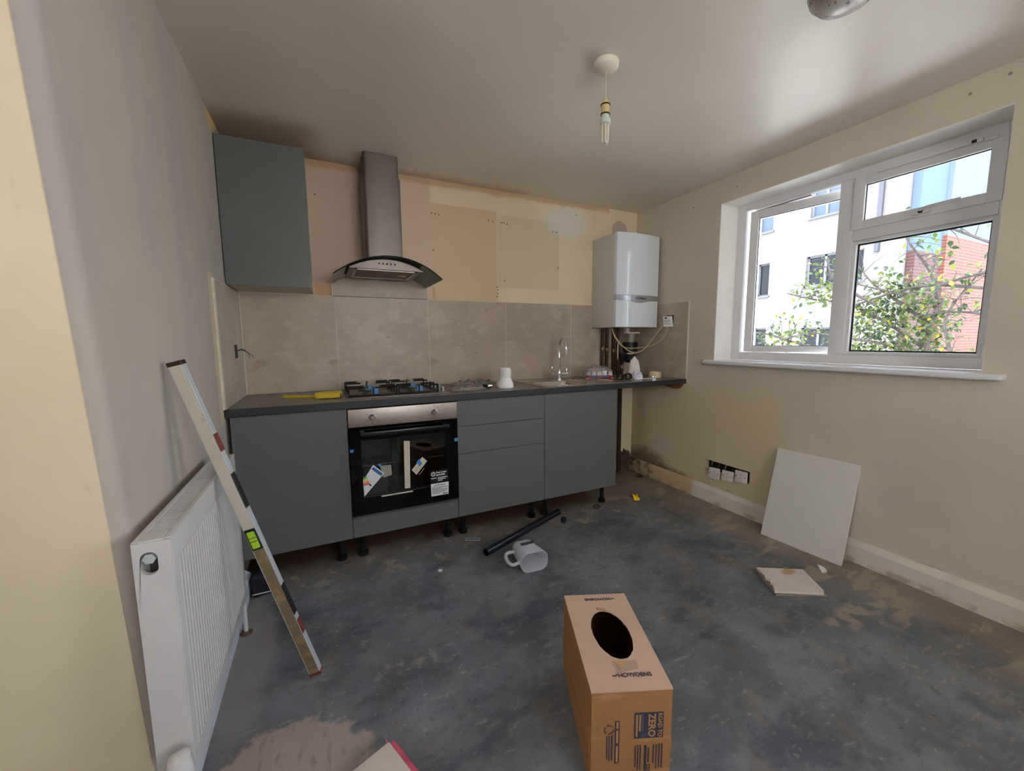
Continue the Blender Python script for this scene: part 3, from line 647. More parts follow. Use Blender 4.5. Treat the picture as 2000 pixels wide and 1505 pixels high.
text('maker_text', 'LAMONA', 0.0165, (1.010, OY-0.0012, 0.380), (1, 0, 0), (0, 0, 1), M_ink, lb, 0.0)
bm = B()
for k, (x, w_) in enumerate(((0.965, 0.094), (0.965, 0.060), (0.965, 0.092), (0.965, 0.092), (0.965, 0.080), (0.965, 0.045))): z = 0.365-k*0.0068; box(bm, (x, OY-0.0012, z), (x+w_, OY-0.0007, z+0.0026))
box(bm, (1.028, OY-0.0012, 0.3235), (1.058, OY-0.0007, 0.3285)); obj('small_print', bm, M_ink, lb)

# ------------------------------------------------------------------ hob
hb = thing('gas_hob', 'stainless four-burner gas hob with black pan supports set in the worktop', 'hob', (0.83, -0.27, WT))
obj('hob_plate', bx((0.545, -0.525, WT), (1.125, -0.055, WT+0.006), 0.002), M_steel2, hb, smooth=True)
zt = WT+0.006
for ci, (cx_, x0_, x1_) in enumerate(((0.675, 0.552, 0.812), (0.935, 0.826, 1.055))):
    gr = B(); r_ = 0.0052
    ya, yb = -0.475, -0.085; zb_ = zt+0.006; zc = zt+0.046
    tube(gr, [(x0_, ya, zb_), (x1_, ya, zb_), (x1_, yb, zb_), (x0_, yb, zb_), (x0_, ya, zb_)], r_, 6, smooth=False)
    for (px_, py_) in ((x0_, ya), (x1_, ya), (x0_, yb), (x1_, yb), (x0_, -0.28), (x1_, -0.28)): cyl(gr, (px_, py_, zt), (px_, py_, zc), r_, 6)
    for y_ in (-0.375, -0.185):
        tube(gr, [(x0_, y_, zb_), (x0_, y_, zc), (x0_+0.085, y_, zc)], r_, 6, smooth=False)
        tube(gr, [(x1_, y_, zb_), (x1_, y_, zc), (x1_-0.085, y_, zc)], r_, 6, smooth=False)
    for s, y_ in ((1, ya), (-1, yb)):
        tube(gr, [((x0_+x1_)/2, y_, zb_), ((x0_+x1_)/2, y_, zc), ((x0_+x1_)/2, y_+s*0.06, zc)], r_, 6, smooth=False)
    tube(gr, [(x0_, ya, zc), (x0_+0.06, ya, zc)], r_, 6, smooth=False); tube(gr, [(x1_, ya, zc), (x1_-0.06, ya, zc)], r_, 6, smooth=False)
    tube(gr, [(x0_, yb, zc), (x0_+0.07, yb, zc)], r_, 6, smooth=False); tube(gr, [(x1_, yb, zc), (x1_-0.07, yb, zc)], r_, 6, smooth=False)
    obj('pan_support', gr, mat('enamelled_iron', C(16, 16, 18), 0.35), hb)
    for y_, rr_ in ((-0.375, 0.036), (-0.185, 0.044)):
        bu = obj('burner', lathe(B(), [(rr_+0.008, 0), (rr_+0.008, 0.008), (rr_, 0.010), (rr_, 0.018), (rr_-0.006, 0.020)], (cx_, y_, zt), seg=20), M_steel2, hb, smooth=True)
        obj('burner_cap', lathe(B(), [(rr_-0.002, 0), (rr_, 0.004), (rr_-0.004, 0.010), (rr_-0.012, 0.012)], (cx_, y_, zt+0.020), seg=20), mat('satin_cap', C(120, 150, 180), 0.15, metal=0.6), bu, smooth=True)
        obj('protective_film', bx((cx_+0.004, y_-rr_-0.004, zt+0.002), (cx_+0.040, y_-rr_+0.010, zt+0.034), 0.003), M_blue, bu)
for k in range(4):
    y_ = -0.43+k*0.095
    obj('knob', lathe(B(), [(0.019, 0), (0.019, 0.004), (0.015, 0.006), (0.014, 0.024), (0.012, 0.026)], (1.095, y_, zt), seg=20), M_chrome, hb, smooth=True)

# ------------------------------------------------------------------ sink and tap
sk = thing('kitchen_sink', 'stainless steel inset sink with a bowl on the left and a ribbed drainer', 'sink', (2.2, -0.33, WT))
bm = B(); za = WT; zb = WT+0.0035
for lo, hi in (((1.745, -0.575, za), (SX0+0.006, -0.075, zb)), ((SX0+0.006, -0.575, za), (SX1-0.006, SY0+0.006, zb)), ((SX0+0.006, SY1-0.006, za), (SX1-0.006, -0.075, zb)), ((SX1-0.006, -0.575, za), (2.68, -0.075, zb))): box(bm, lo, hi)
obj('sink_rim', bm, M_sink, sk)
bm = B(); n_ = 24; rings = []
for zz, ins in ((WT+0.003, 0.004), (WT-0.010, 0.010), (WT-0.125, 0.022), (WT-0.140, 0.045), (WT-0.143, 0.11)):
    x0_, x1_, y0_, y1_ = SX0+ins, SX1-ins, SY0+ins, SY1-ins; rc = min(0.05, (x1_-x0_)/2, (y1_-y0_)/2)*0.95; ring = []
    for cxx, cyy, a0 in ((x1_-rc, y1_-rc, 0), (x0_+rc, y1_-rc, PI/2), (x0_+rc, y0_+rc, PI), (x1_-rc, y0_+rc, 1.5*PI)):
        for k in range(6): a = a0+PI/2*k/5; ring.append(bm.verts.new((cxx+rc*math.cos(a), cyy+rc*math.sin(a), zz)))
    rings.append(ring)
for a, b in zip(rings, rings[1:]):
    for k in range(len(a)): bm.faces.new((a[k], a[(k+1) % len(a)], b[(k+1) % len(a)], b[k]))
bm.faces.new(rings[-1]); obj('bowl', bm, M_sink, sk, smooth=True)
obj('plug_waste', lathe(B(), [(0.035, 0), (0.035, 0.002), (0.025, 0.003)], (1.96, -0.385, WT-0.1425)), M_chrome, sk)
for k in range(9):
    obj('drainer_rib', bx((2.20, -0.52+k*0.045, WT+0.003), (2.60, -0.512+k*0.045, WT+0.0065), 0.0015, 1), M_sink, sk)
tp = thing('mixer_tap', 'tall chrome swan-neck mixer tap with two levers behind the sink bowl', 'tap', (2.11, -0.16, WT+0.0035))
tx, ty = 2.112, -0.165
obj('tap_base', lathe(B(), [(0.026, 0), (0.026, 0.006), (0.018, 0.012), (0.017, 0.05), (0.015, 0.075), (0.012, 0.08)], (tx, ty, WT+0.0035), seg=24), M_chrome, tp, smooth=True)
bm = B(); tube(bm, [(tx, ty, WT+0.07), (tx, ty, 1.06), (tx, ty, 1.17), (tx-0.002, ty-0.02, 1.215), (tx-0.004, ty-0.055, 1.232), (tx-0.008, ty-0.09, 1.215), (tx-0.010, ty-0.108, 1.17), (tx-0.010, ty-0.11, 1.115)], 0.0098, 14); obj('spout', bm, M_chrome, tp, smooth=True)
obj('nozzle', cyl(B(), (tx-0.010, ty-0.11, 1.155), (tx-0.010, ty-0.11, 1.10), 0.0125, 16), M_chrome, tp, smooth=True)
bm = B(); cyl(bm, (tx-0.062, ty, WT+0.046), (tx+0.062, ty, WT+0.046), 0.0135, 18); obj('cross_body', bm, M_chrome, tp, smooth=True)
for s in (-1, 1):
    bm = B(); cyl(bm, (tx+s*0.055, ty, WT+0.046), (tx+s*0.072, ty, WT+0.046), 0.0165, 18); cyl(bm, (tx+s*0.066, ty, WT+0.055), (tx+s*0.068, ty-0.004, WT+0.105), 0.004, 8); obj('lever', bm, M_chrome, tp, smooth=True)

# ------------------------------------------------------------------ wall cupboard
wc = thing('wall_cupboard', 'tall slate grey wall cupboard with one plain door in the left corner', 'cupboard', (0.2, -0.15, 1.515))
bm = B(); t = 0.016
box(bm, (0.006, -0.300, 1.517), (0.006+t, -0.003, 2.243)); box(bm, (0.386, -0.300, 1.517), (0.402, -0.003, 2.243)); box(bm, (0.022, -0.300, 2.227), (0.386, -0.003, 2.243)); box(bm, (0.022, -0.012, 1.533), (0.386, -0.003, 2.227))
obj('body', bm, M_carcass_light, wc)
obj('bottom_panel', bx((0.022, -0.300, 1.517), (0.386, -0.003, 1.533)), M_carcass_light, wc)
obj('door', bx((0.004, -0.320, 1.515), (0.402, -0.301, 2.245), 0.0012), M_door, wc)

# ------------------------------------------------------------------ extractor hood
hd_ = thing('extractor_hood', 'stainless chimney extractor hood with a curved glass canopy above the hob', 'extractor hood', (0.81, -0.25, 1.55))
ch = B()
def chimney(bm, x0_, x1_, yf, za, zb_, r=0.020):
    pts = [(x0_, -0.012), (x0_, yf+r)] + [(x0_+r-r*math.cos(a), yf+r-r*math.sin(a)) for a in (PI/8, PI/4, 3*PI/8)] + [(x0_+r, yf), (x1_-r, yf)] + [(x1_-r+r*math.sin(a), yf+r-r*math.cos(a)) for a in (PI/8, PI/4, 3*PI/8)] + [(x1_, yf+r), (x1_, -0.012)]
    prism(bm, [(x, y, za) for x, y in pts], (0, 0, zb_-za)); return bm
obj('chimney', chimney(B(), 0.700, 0.916, -0.262, 1.66, 2.19), M_steel2, hd_, smooth=True)
obj('upper_chimney', chimney(B(), 0.706, 0.910, -0.254, 2.19, H-0.003), M_steel2, hd_, smooth=True)
# glass canopy: an arch across the width, front edge bowed forward
NA, NB = 28, 10; xc, hw = 0.808, 0.300
def arch(x): u = (x-xc)/hw; return 1.588+0.102*(1-u*u)
def front(x): u = (x-xc)/hw; return -0.500+0.055*abs(u)**3.0
def canopy(bm, off):
    g_ = []
    for j in range(NB+1):
        g_.append([bm.verts.new((xc+hw*(2*i/NA-1), (-0.012+(front(xc+hw*(2*i/NA-1))+0.012)*j/NB), arch(xc+hw*(2*i/NA-1))+off)) for i in range(NA+1)])
    return g_
bm = B(); A_ = canopy(bm, 0.0); A2 = canopy(bm, -0.006)
for j in range(NB):
    for i in range(NA):
        bm.faces.new((A_[j][i], A_[j][i+1], A_[j+1][i+1], A_[j+1][i])); bm.faces.new((A2[j][i], A2[j+1][i], A2[j+1][i+1], A2[j][i+1]))
for i in range(NA): bm.faces.new((A_[NB][i], A_[NB][i+1], A2[NB][i+1], A2[NB][i])); bm.faces.new((A_[0][i], A2[0][i], A2[0][i+1], A_[0][i+1]))
for j in range(NB): bm.faces.new((A_[j][0], A_[j+1][0], A2[j+1][0], A2[j][0])); bm.faces.new((A_[j][NA], A2[j][NA], A2[j+1][NA], A_[j+1][NA]))
cn = obj('glass_canopy', bm, M_hoodglass, hd_, smooth=True)
bm = B(); tube(bm, [(xc+hw*(2*i/40-1), front(xc+hw*(2*i/40-1))-0.001, arch(xc+hw*(2*i/40-1))-0.003) for i in range(41)], 0.0028, 6, smooth=False)
obj('glass_edge', bm, mat('dark_green_glass_edge', C(24, 40, 36), 0.2), cn, smooth=True)
# steel body under the glass: arched front, flat underside
bx0, bx1 = 0.588, 0.985; NB2 = 20
bm = B(); topf, topb = [], []; botf, botb = [], []
for i in range(NB2+1):
    x = bx0+(bx1-bx0)*i/NB2; u = (x-(bx0+bx1)/2)/((bx1-bx0)/2)
    zt_ = min(arch(x)-0.012, 1.622+0.050*(1-u*u)); yf = -0.478-0.006*(1-u*u)
    topf.append(bm.verts.new((x, yf, zt_))); botf.append(bm.verts.new((x, yf, 1.616)))
    topb.append(bm.verts.new((x, -0.10, zt_))); botb.append(bm.verts.new((x, -0.10, 1.616)))
for i in range(NB2):
    bm.faces.new((topf[i], topf[i+1], botf[i+1], botf[i])); bm.faces.new((topb[i], botb[i], botb[i+1], topb[i+1]))
    bm.faces.new((topf[i], topb[i], topb[i+1], topf[i+1])); bm.faces.new((botf[i], botf[i+1], botb[i+1], botb[i]))
bm.faces.new((topf[0], botf[0], botb[0], topb[0])); bm.faces.new((topf[-1], topb[-1], botb[-1], botf[-1]))
hbd = obj('hood_body', bm, M_steel2, hd_)
bm = B(); tube(bm, [(bx0+(bx1-bx0)*i/24, -0.486-0.004*(1-((i/12)-1)**2), min(arch(bx0+(bx1-bx0)*i/24)-0.012, 1.622+0.050*(1-((i/12)-1)**2))) for i in range(25)], 0.0026, 6, smooth=False); obj('dark_trim', bm, M_black, hbd)
for k in range(5): obj('button', lathe(B(), [(0.0045, 0), (0.0045, 0.004), (0.003, 0.005)], (0.742+k*0.021, -0.483, 1.647-k*0.0004), (0, -1, 0), 10), M_blackdull, hbd)
ring = B()
for lo, hi in (((0.615, -0.455, 1.612), (0.955, -0.440, 1.617)), ((0.615, -0.165, 1.612), (0.955, -0.150, 1.617)), ((0.615, -0.455, 1.612), (0.630, -0.150, 1.617)), ((0.940, -0.455, 1.612), (0.955, -0.150, 1.617))): box(ring, lo, hi)
obj('filter_frame', ring, M_steel, hbd)
obj('grease_filter', bx((0.632, -0.438, 1.6135), (0.938, -0.167, 1.6165)), mat('mesh_filter', C(112, 88, 76), 0.5, metal=0.5, var=0.3, vscale=220), hbd)
obj('lamp_lens', lathe(B(), [(0.028, 0), (0.028, 0.003)], (0.895, -0.30, 1.610), seg=16), mat('lamp_lens_glass', C(190, 150, 110), 0.2), hbd)
text('maker_text', 'CDA', 0.012, (0.808, -0.2626, 1.745), (1, 0, 0), (0, 0, 1), mat('engraving', C(120, 108, 102), 0.5), hd_, 0.0, 0.0002)

# ------------------------------------------------------------------ boiler
bo = thing('gas_boiler', 'white wall-hung gas boiler with a silver band in the right corner', 'boiler', (2.75, -0.15, 1.3175))
BX0, BX1, BZ0, BZ1 = 2.537, 2.972, 1.3175, 2.045
obj('casing', bx((BX0, -0.282, BZ0), (BX1, -0.002, BZ1), 0.004), mat('boiler_side_enamel', C(206, 204, 196), 0.3), bo, smooth=True)
def front_panel(bm, zf, zt2, bulge=0.022, y0_=-0.316, n=24, back=-0.284, zlow=None):
    fr_, bk = [], []
    for i in range(n+1):
        x = BX0+(BX1-BX0)*i/n; u = 2*i/n-1; y = y0_-bulge*(1-u*u)
        z0_ = zf(u) if callable(zf) else zf; z1_ = zt2(u) if callable(zt2) else zt2
        fr_.append((bm.verts.new((x, y, z0_)), bm.verts.new((x, y, z1_)))); bk.append((bm.verts.new((x, back, z0_)), bm.verts.new((x, back, z1_))))
    for i in range(n):
        a, b = fr_[i], fr_[i+1]; c, d = bk[i], bk[i+1]
        bm.faces.new((a[0], b[0], b[1], a[1])); bm.faces.new((c[0], c[1], d[1], d[0])); bm.faces.new((a[1], b[1], d[1], c[1])); bm.faces.new((a[0], c[0], d[0], b[0]))
    bm.faces.new((fr_[0][0], fr_[0][1], bk[0][1], bk[0][0])); bm.faces.new((fr_[-1][0], bk[-1][0], bk[-1][1], fr_[-1][1])); return bm
low = lambda u: 1.530-0.021*math.exp(-(u/0.42)**2)
obj('front_cover', front_panel(B(), 1.5695, BZ1), M_boiler, bo, smooth=True)
band = obj('silver_band', front_panel(B(), lambda u: low(u)+0.002, 1.5675, y0_=-0.314), M_silver, bo, smooth=True)
obj('lower_flap', front_panel(B(), BZ0+0.001, low), M_boiler, bo, smooth=True)
for k, (ch_, xx) in enumerate(zip('Vaillant', range(8))): pass
text('maker_text', 'Vaillant', 0.026, (2.790, -0.3375, 1.547), (1, -0.012, 0), (0, 0, 1), M_ink, band, 0.0005, 0.0006)
bm = B(); lathe(bm, [(0.009, 0), (0.012, 0), (0.012, 0.001), (0.009, 0.001)], (2.733, -0.3365, 1.546), (0, -1, 0), 16, cap=False); obj('hare_badge_ring', bm, M_ink, band)
obj('flue_stub', cyl(B(), (2.82, -0.15, 2.045), (2.82, -0.15, 2.095), 0.05, 24), M_white, bo, smooth=True)

# pipes under the boiler
for i, (x, zt_, zb_, y, r_) in enumerate(((2.634, BZ0, 0.9075, -0.035, 0.0135), (2.684, BZ0, 0.9075, -0.035, 0.0135), (2.755, BZ0, 0.9075, -0.035, 0.0145), (2.803, BZ0, 0.9075, -0.035, 0.0120), (2.852, 1.05, 0.9075, -0.035, 0.0150))):
    bm = B(); cyl(bm, (x, y, zb_+0.0005), (x, y, zt_-0.001), r_, 12)
    p = obj('pipe', bm, M_pipe, smooth=True)
    tag(p, ['leftmost dark copper pipe dropping from the boiler to the worktop', 'second dark copper pipe from the left under the boiler, with a joint', 'third dark copper pipe from the left under the boiler', 'fourth dark copper pipe from the left under the boiler, behind the thin glass tube', 'short dark pipe running down from the black filter to the worktop'][i], 'pipe', 'dark pipes under the boiler')
    obj('pipe_joint', cyl(B(), (x, y, 1.13-0.01*i), (x, y, 1.155-0.01*i), r_+0.004, 12) if i < 4 else cyl(B(), (x, y, 0.96), (x, y, 0.99), r_+0.004, 12), mat('brass_joint_%d' % i, C(140, 112, 78), 0.4, metal=0.6), p, smooth=True)
bm = B(); cyl(bm, (2.835, -0.040, 0.012), (2.835, -0.040, 0.868), 0.019, 12)
tag(obj('pipe', bm, mat('dark_riser', C(44, 28, 20), 0.6, var=0.3, vscale=20), smooth=True), 'dark brown vertical pipe beside the sink cabinet, from floor to worktop', 'pipe')
mf = thing('system_filter', 'black cylindrical heating filter with valves hanging under the boiler', 'filter', (2.84, -0.15, 1.02))
obj('white_bracket', bx((2.785, -0.175, 1.268), (2.925, -0.125, 1.282), 0.003), M_pearl, mf)
obj('bracket_post', bx((2.785, -0.165, 1.282), (2.815, -0.135, 1.316)), M_pearl, mf)
obj('clear_neck', cyl(B(), (2.848, -0.15, 1.195), (2.848, -0.15, 1.268), 0.036, 20), mat('smoky_plastic', C(150, 142, 130), 0.2, alpha=0.6), mf, smooth=True)
bm = B(); lathe(bm, [(0.030, 0), (0.052, 0.020), (0.055, 0.050), (0.048, 0.060), (0.048, 0.095), (0.062, 0.10), (0.066, 0.165), (0.060, 0.175)], (2.838, -0.15, 1.020), seg=24); obj('canister', bm, M_black, mf, smooth=True)
bm = B(); lathe(bm, [(0.0475, 0), (0.051, 0.002), (0.051, 0.010), (0.0475, 0.012)], (2.838, -0.15, 1.092), seg=24); obj('steel_ring', bm, M_chrome, mf, smooth=True)
bm = B(); cyl(bm, (2.80, -0.155, 1.075), (2.735, -0.155, 1.075), 0.021, 14); cyl(bm, (2.752, -0.155, 1.05), (2.752, -0.155, 1.10), 0.017, 12); obj('valve', bm, M_black, mf, smooth=True)
bm = B(); cyl(bm, (2.80, -0.15, 1.165), (2.745, -0.13, 1.165), 0.006, 8); obj('valve_link', bm, mat('brass', C(170, 140, 84), 0.3, metal=0.8), mf, smooth=True)
st = thing('sight_tube', 'thin pale vertical filling-loop tube beside the black filter', 'tube', (2.736, -0.115, 1.049))
obj('tube_body', cyl(B(), (2.736, -0.115, 1.055), (2.736, -0.115, 1.19), 0.0055, 10), M_pearl, st, smooth=True)
bm = B(); cyl(bm, (2.736, -0.115, 1.185), (2.736, -0.115, 1.203), 0.009, 10); cyl(bm, (2.736, -0.115, 1.045), (2.736, -0.115, 1.06), 0.009, 10); obj('tube_cap', bm, mat('brass_cap', C(160, 140, 96), 0.35, metal=0.7), st, smooth=True)
# programmer with its cables
pg = thing('heating_programmer', 'white heating controller hanging askew from the black box on the right wall tile', 'controller', (2.99, -0.42, 1.318))
bm = B(); prism(bm, [(2.980, -0.372, 1.403), (2.980, -0.451, 1.403), (2.974, -0.473, 1.318), (2.974, -0.390, 1.320)], (0.018, 0, 0)); pc = obj('faceplate', bm, M_white, pg)
bm = B(); prism(bm, [(2.9785, -0.392, 1.396), (2.9785, -0.414, 1.396), (2.9785, -0.416, 1.384), (2.9785, -0.394, 1.384)], (0.001, 0, 0)); obj('display', bm, mat('lcd', C(60, 40, 44), 0.2), pc)
for k in range(6):
    y_ = -0.400-0.022*(k % 3)-0.004*(k//3); z_ = 1.366-0.020*(k//3); obj('button', bx((2.9745, y_-0.005, z_-0.004), (2.9785, y_+0.005, z_+0.004), 0.001, 1), mat('grey_button', C(130, 130, 130), 0.5), pc)
tag(obj('wall_box', bx((3.0025, -0.459, 1.327), (3.0058, -0.388, 1.411)), M_black), 'black recessed box on the right wall tile behind the white controller', 'wall box')
bm = B()
tube(bm, [(2.545, -0.26, 1.3120), (2.575, -0.262, 1.25), (2.64, -0.265, 1.18), (2.72, -0.27, 1.125), (2.80, -0.28, 1.11), (2.87, -0.30, 1.15), (2.93, -0.34, 1.245), (2.975, -0.38, 1.335)], 0.0042, 7)
tag(obj('cable', bm, M_wire, smooth=True), 'cream cable looping lowest from the boiler to the left of the controller', 'cable')
bm = B()
tube(bm, [(2.555, -0.25, 1.3125), (2.59, -0.25, 1.235), (2.66, -0.245, 1.17), (2.76, -0.23, 1.145), (2.87, -0.24, 1.150), (2.93, -0.32, 1.17), (2.965, -0.40, 1.23), (2.978, -0.435, 1.318)], 0.0036, 7)
tag(obj('cable', bm, M_wire, smooth=True), 'thinner cream cable rising to the underside of the controller', 'cable')
# live wires in the left tile
wb_ = thing('socket_back_box', 'dark metal back box with loose wires in the left wall tile', 'back box', (0.012, -0.235, 1.13))
obj('box_recess', bx((0.0095, -0.272, 1.135), (0.0125, -0.205, 1.208)), mat('dark_metal_box', C(40, 34, 32), 0.5, var=0.4, vscale=60), wb_)
for k, ends in enumerate(((0.075, -0.215, 1.150), (0.085, -0.205, 1.138), (0.070, -0.222, 1.132))):
    bm = B(); tube(bm, [(0.010, -0.225, 1.172), (0.035, -0.222, 1.176+0.004*k), (0.058, -0.218, 1.166), ends], 0.0016, 6); obj('wire', bm, (mat('grey_wire', C(70, 82, 100), 0.4), M_blackdull, mat('brown_wire', C(84, 60, 44), 0.4))[k], wb_, smooth=True)

# ------------------------------------------------------------------ things on the worktop
Z = WT+0.0006
yt = thing('yellow_tool', 'yellow plastic tool with a flat strip and crumpled cover, left of the hob', 'tool', (0.40, -0.36, WT))
bm = B(); prism(bm, [(0.215, -0.262, Z), (0.235, -0.282, Z), (0.41, -0.372, Z), (0.41, -0.340, Z), (0.225, -0.245, Z)], (0, 0, 0.012)); obj('flat_strip', bm, M_yellow, yt)
bm = bx((-0.062, -0.045, 0), (0.062, 0.045, 0.036), 0.010, 3); bmesh.ops.subdivide_edges(bm, edges=bm.edges, cuts=2); crumple(bm, 0.006, 22, 3.1)
for v in bm.verts: v.co.z = max(0.0, v.co.z)
obj('cover', bm, M_yellow, yt, smooth=True, M=Matrix.Translation((0.452, -0.400, Z)) @ Matrix.Rotation(-0.25, 4, 'Z'))
obj('cover_slot', bx((0.505, -0.438, Z+0.008), (0.5145, -0.412, Z+0.024), 0.002), mat('olive_shadow', C(70, 60, 30), 0.8), yt)
tag(obj('plastic_bag', pillow(B(), (1.255, -0.42, WT), 0.235, 0.15, 0.030, 0.1, amp=0.008, sc=28, seed=2), M_film, smooth=True), 'flat clear plastic bag lying at the front edge beside the hob', 'bag')
tag(obj('plastic_bag', pillow(B(), (1.40, -0.135, WT), 0.33, 0.13, 0.032, 0.12, amp=0.008, sc=26, seed=5), M_film, smooth=True), 'longer clear plastic bag lying against the tiles behind the front bag', 'bag')
# little black fittings
fb = thing('black_fittings', 'small heap of black and steel fittings beside the white pan connector', 'fittings', (1.41, -0.37, WT))
for k in range(7):
    a = 2.1*k; c = Vector((1.405+0.026*math.cos(a)*(0.5+0.12*k), -0.395+0.028*math.sin(a)*(0.5+0.12*k), Z+0.009+0.004*(k % 2)))
    bm = lathe(B(), [(0.004, -0.008), (0.011, -0.006), (0.012, 0.004), (0.006, 0.009)], c, (math.cos(a), math.sin(a), 0.4), 10)
    lo_ = min(v.co.z for v in bm.verts); bmesh.ops.translate(bm, verts=bm.verts, vec=(0, 0, max(0, Z-lo_)))
    obj('fitting', bm, M_blackdull if k % 3 else M_chrome, fb, smooth=True)
bm = B(); cyl(bm, (1.355, -0.30, Z), (1.355, -0.30, Z+0.035), 0.005, 8); tag(obj('bolt', bm, mat('brown_bolt', C(96, 70, 52), 0.5), smooth=True), 'small upright brown bolt between the two clear bags', 'bolt')
pc_ = thing('pan_connector', 'white ribbed plastic toilet pan connector standing on the worktop', 'pipe fitting', (1.515, -0.43, WT))
bm = lathe(B(), [(0.056, 0), (0.0575, 0.003), (0.0575, 0.026), (0.054, 0.032), (0.042, 0.060), (0.038, 0.066), (0.038, 0.074)], (1.520, -0.43, Z), seg=32); obj('bell', bm, M_white, pc_, smooth=True)
bm = lathe(B(), [(0.032, 0.070), (0.0375, 0.0705), (0.0375, 0.128), (0.034, 0.130), (0.031, 0.130), (0.031, 0.070)], (1.520, -0.43, Z), seg=32, cap=False); obj('spigot', bm, M_white, pc_, smooth=True)
for k in range(5): bm = lathe(B(), [(0.037, 0), (0.0455, 0.001), (0.0455, 0.003), (0.037, 0.004)], (1.520, -0.43, Z+0.076+k*0.0105), seg=32); obj('sealing_rib', bm, M_white, pc_, smooth=True)
# bag of coloured fittings
bg = thing('fittings_bag', 'clear plastic bag with red and blue labelled white fittings beside the tap', 'bag', (2.41, -0.27, WT+0.007))
cz = WT+0.0042
bm = B(); bmesh.ops.create_uvsphere(bm, u_segments=24, v_segments=14, radius=1.0)
for v in bm.verts:
    n = noise.noise(v.co*2.2); v.co = Vector((v.co.x*0.118*(1+0.12*n), v.co.y*0.062*(1+0.2*n), max(0, (v.co.z+0.85)*0.056*(1+0.16*n))))
obj('bag_film', bm, sheet_glass('bag_film_clear', (0.96, 0.97, 0.98, 1), 1.5, 0.05, 0.20, C(226, 226, 232)), bg, smooth=True, M=Matrix.Translation((2.405, -0.27, cz)) @ Matrix.Rotation(-0.45, 4, 'Z'))
M_red = mat('red_label', C(206, 42, 44), 0.4); M_lb = mat('blue_label', C(36, 120, 196), 0.4)
for k, (dx, cc) in enumerate(((-0.082, M_red), (-0.040, M_lb), (0.004, M_red), (0.046, M_lb), (0.088, M_red))):
    c = Vector((2.405+dx*math.cos(-0.45), -0.27+dx*math.sin(-0.45)-0.018, cz+0.002))
    it = obj('fitting', lathe(B(), [(0.019, 0), (0.0195, 0.002), (0.0195, 0.028), (0.016, 0.036), (0.013, 0.052), (0.009, 0.054)], c, seg=20), M_white, bg, smooth=True)
    obj('label_band', lathe(B(), [(0.0202, 0.005), (0.0202, 0.026)], c, seg=20, cap=False), cc, it, smooth=True)
bm = B(); prism(bm, [(2.485, -0.25, cz), (2.525, -0.27, cz), (2.512, -0.268, cz+0.085), (2.505, -0.262, cz+0.092)], (0.004, 0.006, 0)); obj('bag_tab', bm, M_film, bg)
for i, (x, y, a) in enumerate(((2.478, -0.455, 0.3), (2.535, -0.475, -0.5))):
    cp_ = tag(obj('pipe_coupling', lathe(B(), [(0.0215, -0.021), (0.0255, -0.021), (0.027, -0.012), (0.024, 0.0), (0.027, 0.012), (0.0255, 0.021), (0.0215, 0.021), (0.0215, -0.021)], (x, y, WT+0.0038+0.0272), (math.cos(a+0.9), math.sin(a+0.9), 0.0), 24, cap=False), M_blackdull, smooth=True),
        ['black pipe coupling on the sink, the left one of the touching pair', 'black pipe coupling on the sink, right one of the pair beside the paper bag'][i], 'coupling', 'black couplings on the worktop')
# crumpled white paper bag standing up
bm = B(); n_ = 20; rings = []
for k, (zz, rx, ry) in enumerate(((0.0, 0.046, 0.030), (0.03, 0.052, 0.034), (0.07, 0.050, 0.032), (0.11, 0.044, 0.028), (0.145, 0.034, 0.020), (0.160, 0.016, 0.009), (0.170, 0.010, 0.006), (0.176, 0.004, 0.003))):
    rings.append([bm.verts.new((2.645+rx*math.cos(2*PI*j/n_)*(1+0.10*noise.noise(Vector((j*0.9, k*0.7, 0)))), -0.42+ry*math.sin(2*PI*j/n_)*(1+0.35*noise.noise(Vector((j*1.3, k*0.9, 4)))), WT+0.0040+zz)) for j in range(n_)])
for a, b in zip(rings, rings[1:]):
    for k in range(n_): bm.faces.new((a[k], a[(k+1) % n_], b[(k+1) % n_], b[k]))
bm.faces.new(rings[0][::-1]); bm.faces.new(rings[-1])
tag(obj('paper_bag', bm, mat('white_paper', C(222, 212, 206), 0.6, bump=0.4, bscale=60, var=0.05, vscale=20)), 'white crumpled paper bag standing upright under the black filter', 'bag')
# crumpled foil-like wrapper at its foot
bm = B(); bmesh.ops.create_icosphere(bm, subdivisions=3, radius=0.036); crumple(bm, 0.016, 45, 1.7)
for v in bm.verts: v.co.z = max(0, v.co.z*1.2+0.022)
tag(obj('wrapper', bm, mat('crinkled_film', C(216, 218, 228), 0.18, spec=0.7), M=Matrix.Translation((2.632, -0.475, WT+0.0037))), 'crumpled pale plastic wrapper at the foot of the paper bag', 'wrapper')
tr = tag(obj('tape_roll', lathe(B(), [(0.037, 0), (0.050, 0), (0.050, 0.048), (0.037, 0.048), (0.037, 0)], (2.885, -0.40, Z), seg=36, cap=False), mat('masking_tape_roll', C(222, 202, 168), 0.55), smooth=True), 'wide roll of cream masking tape near the right end of the worktop', 'tape')
bm = pillow(B(), (2.73, -0.46, WT), 0.12, 0.035, 0.006, -0.15, amp=0.003, sc=60, seed=8); tag(obj('paper_scrap', bm, M_paper, smooth=True), 'thin white paper scrap lying between the paper bag and the tape roll', 'paper')
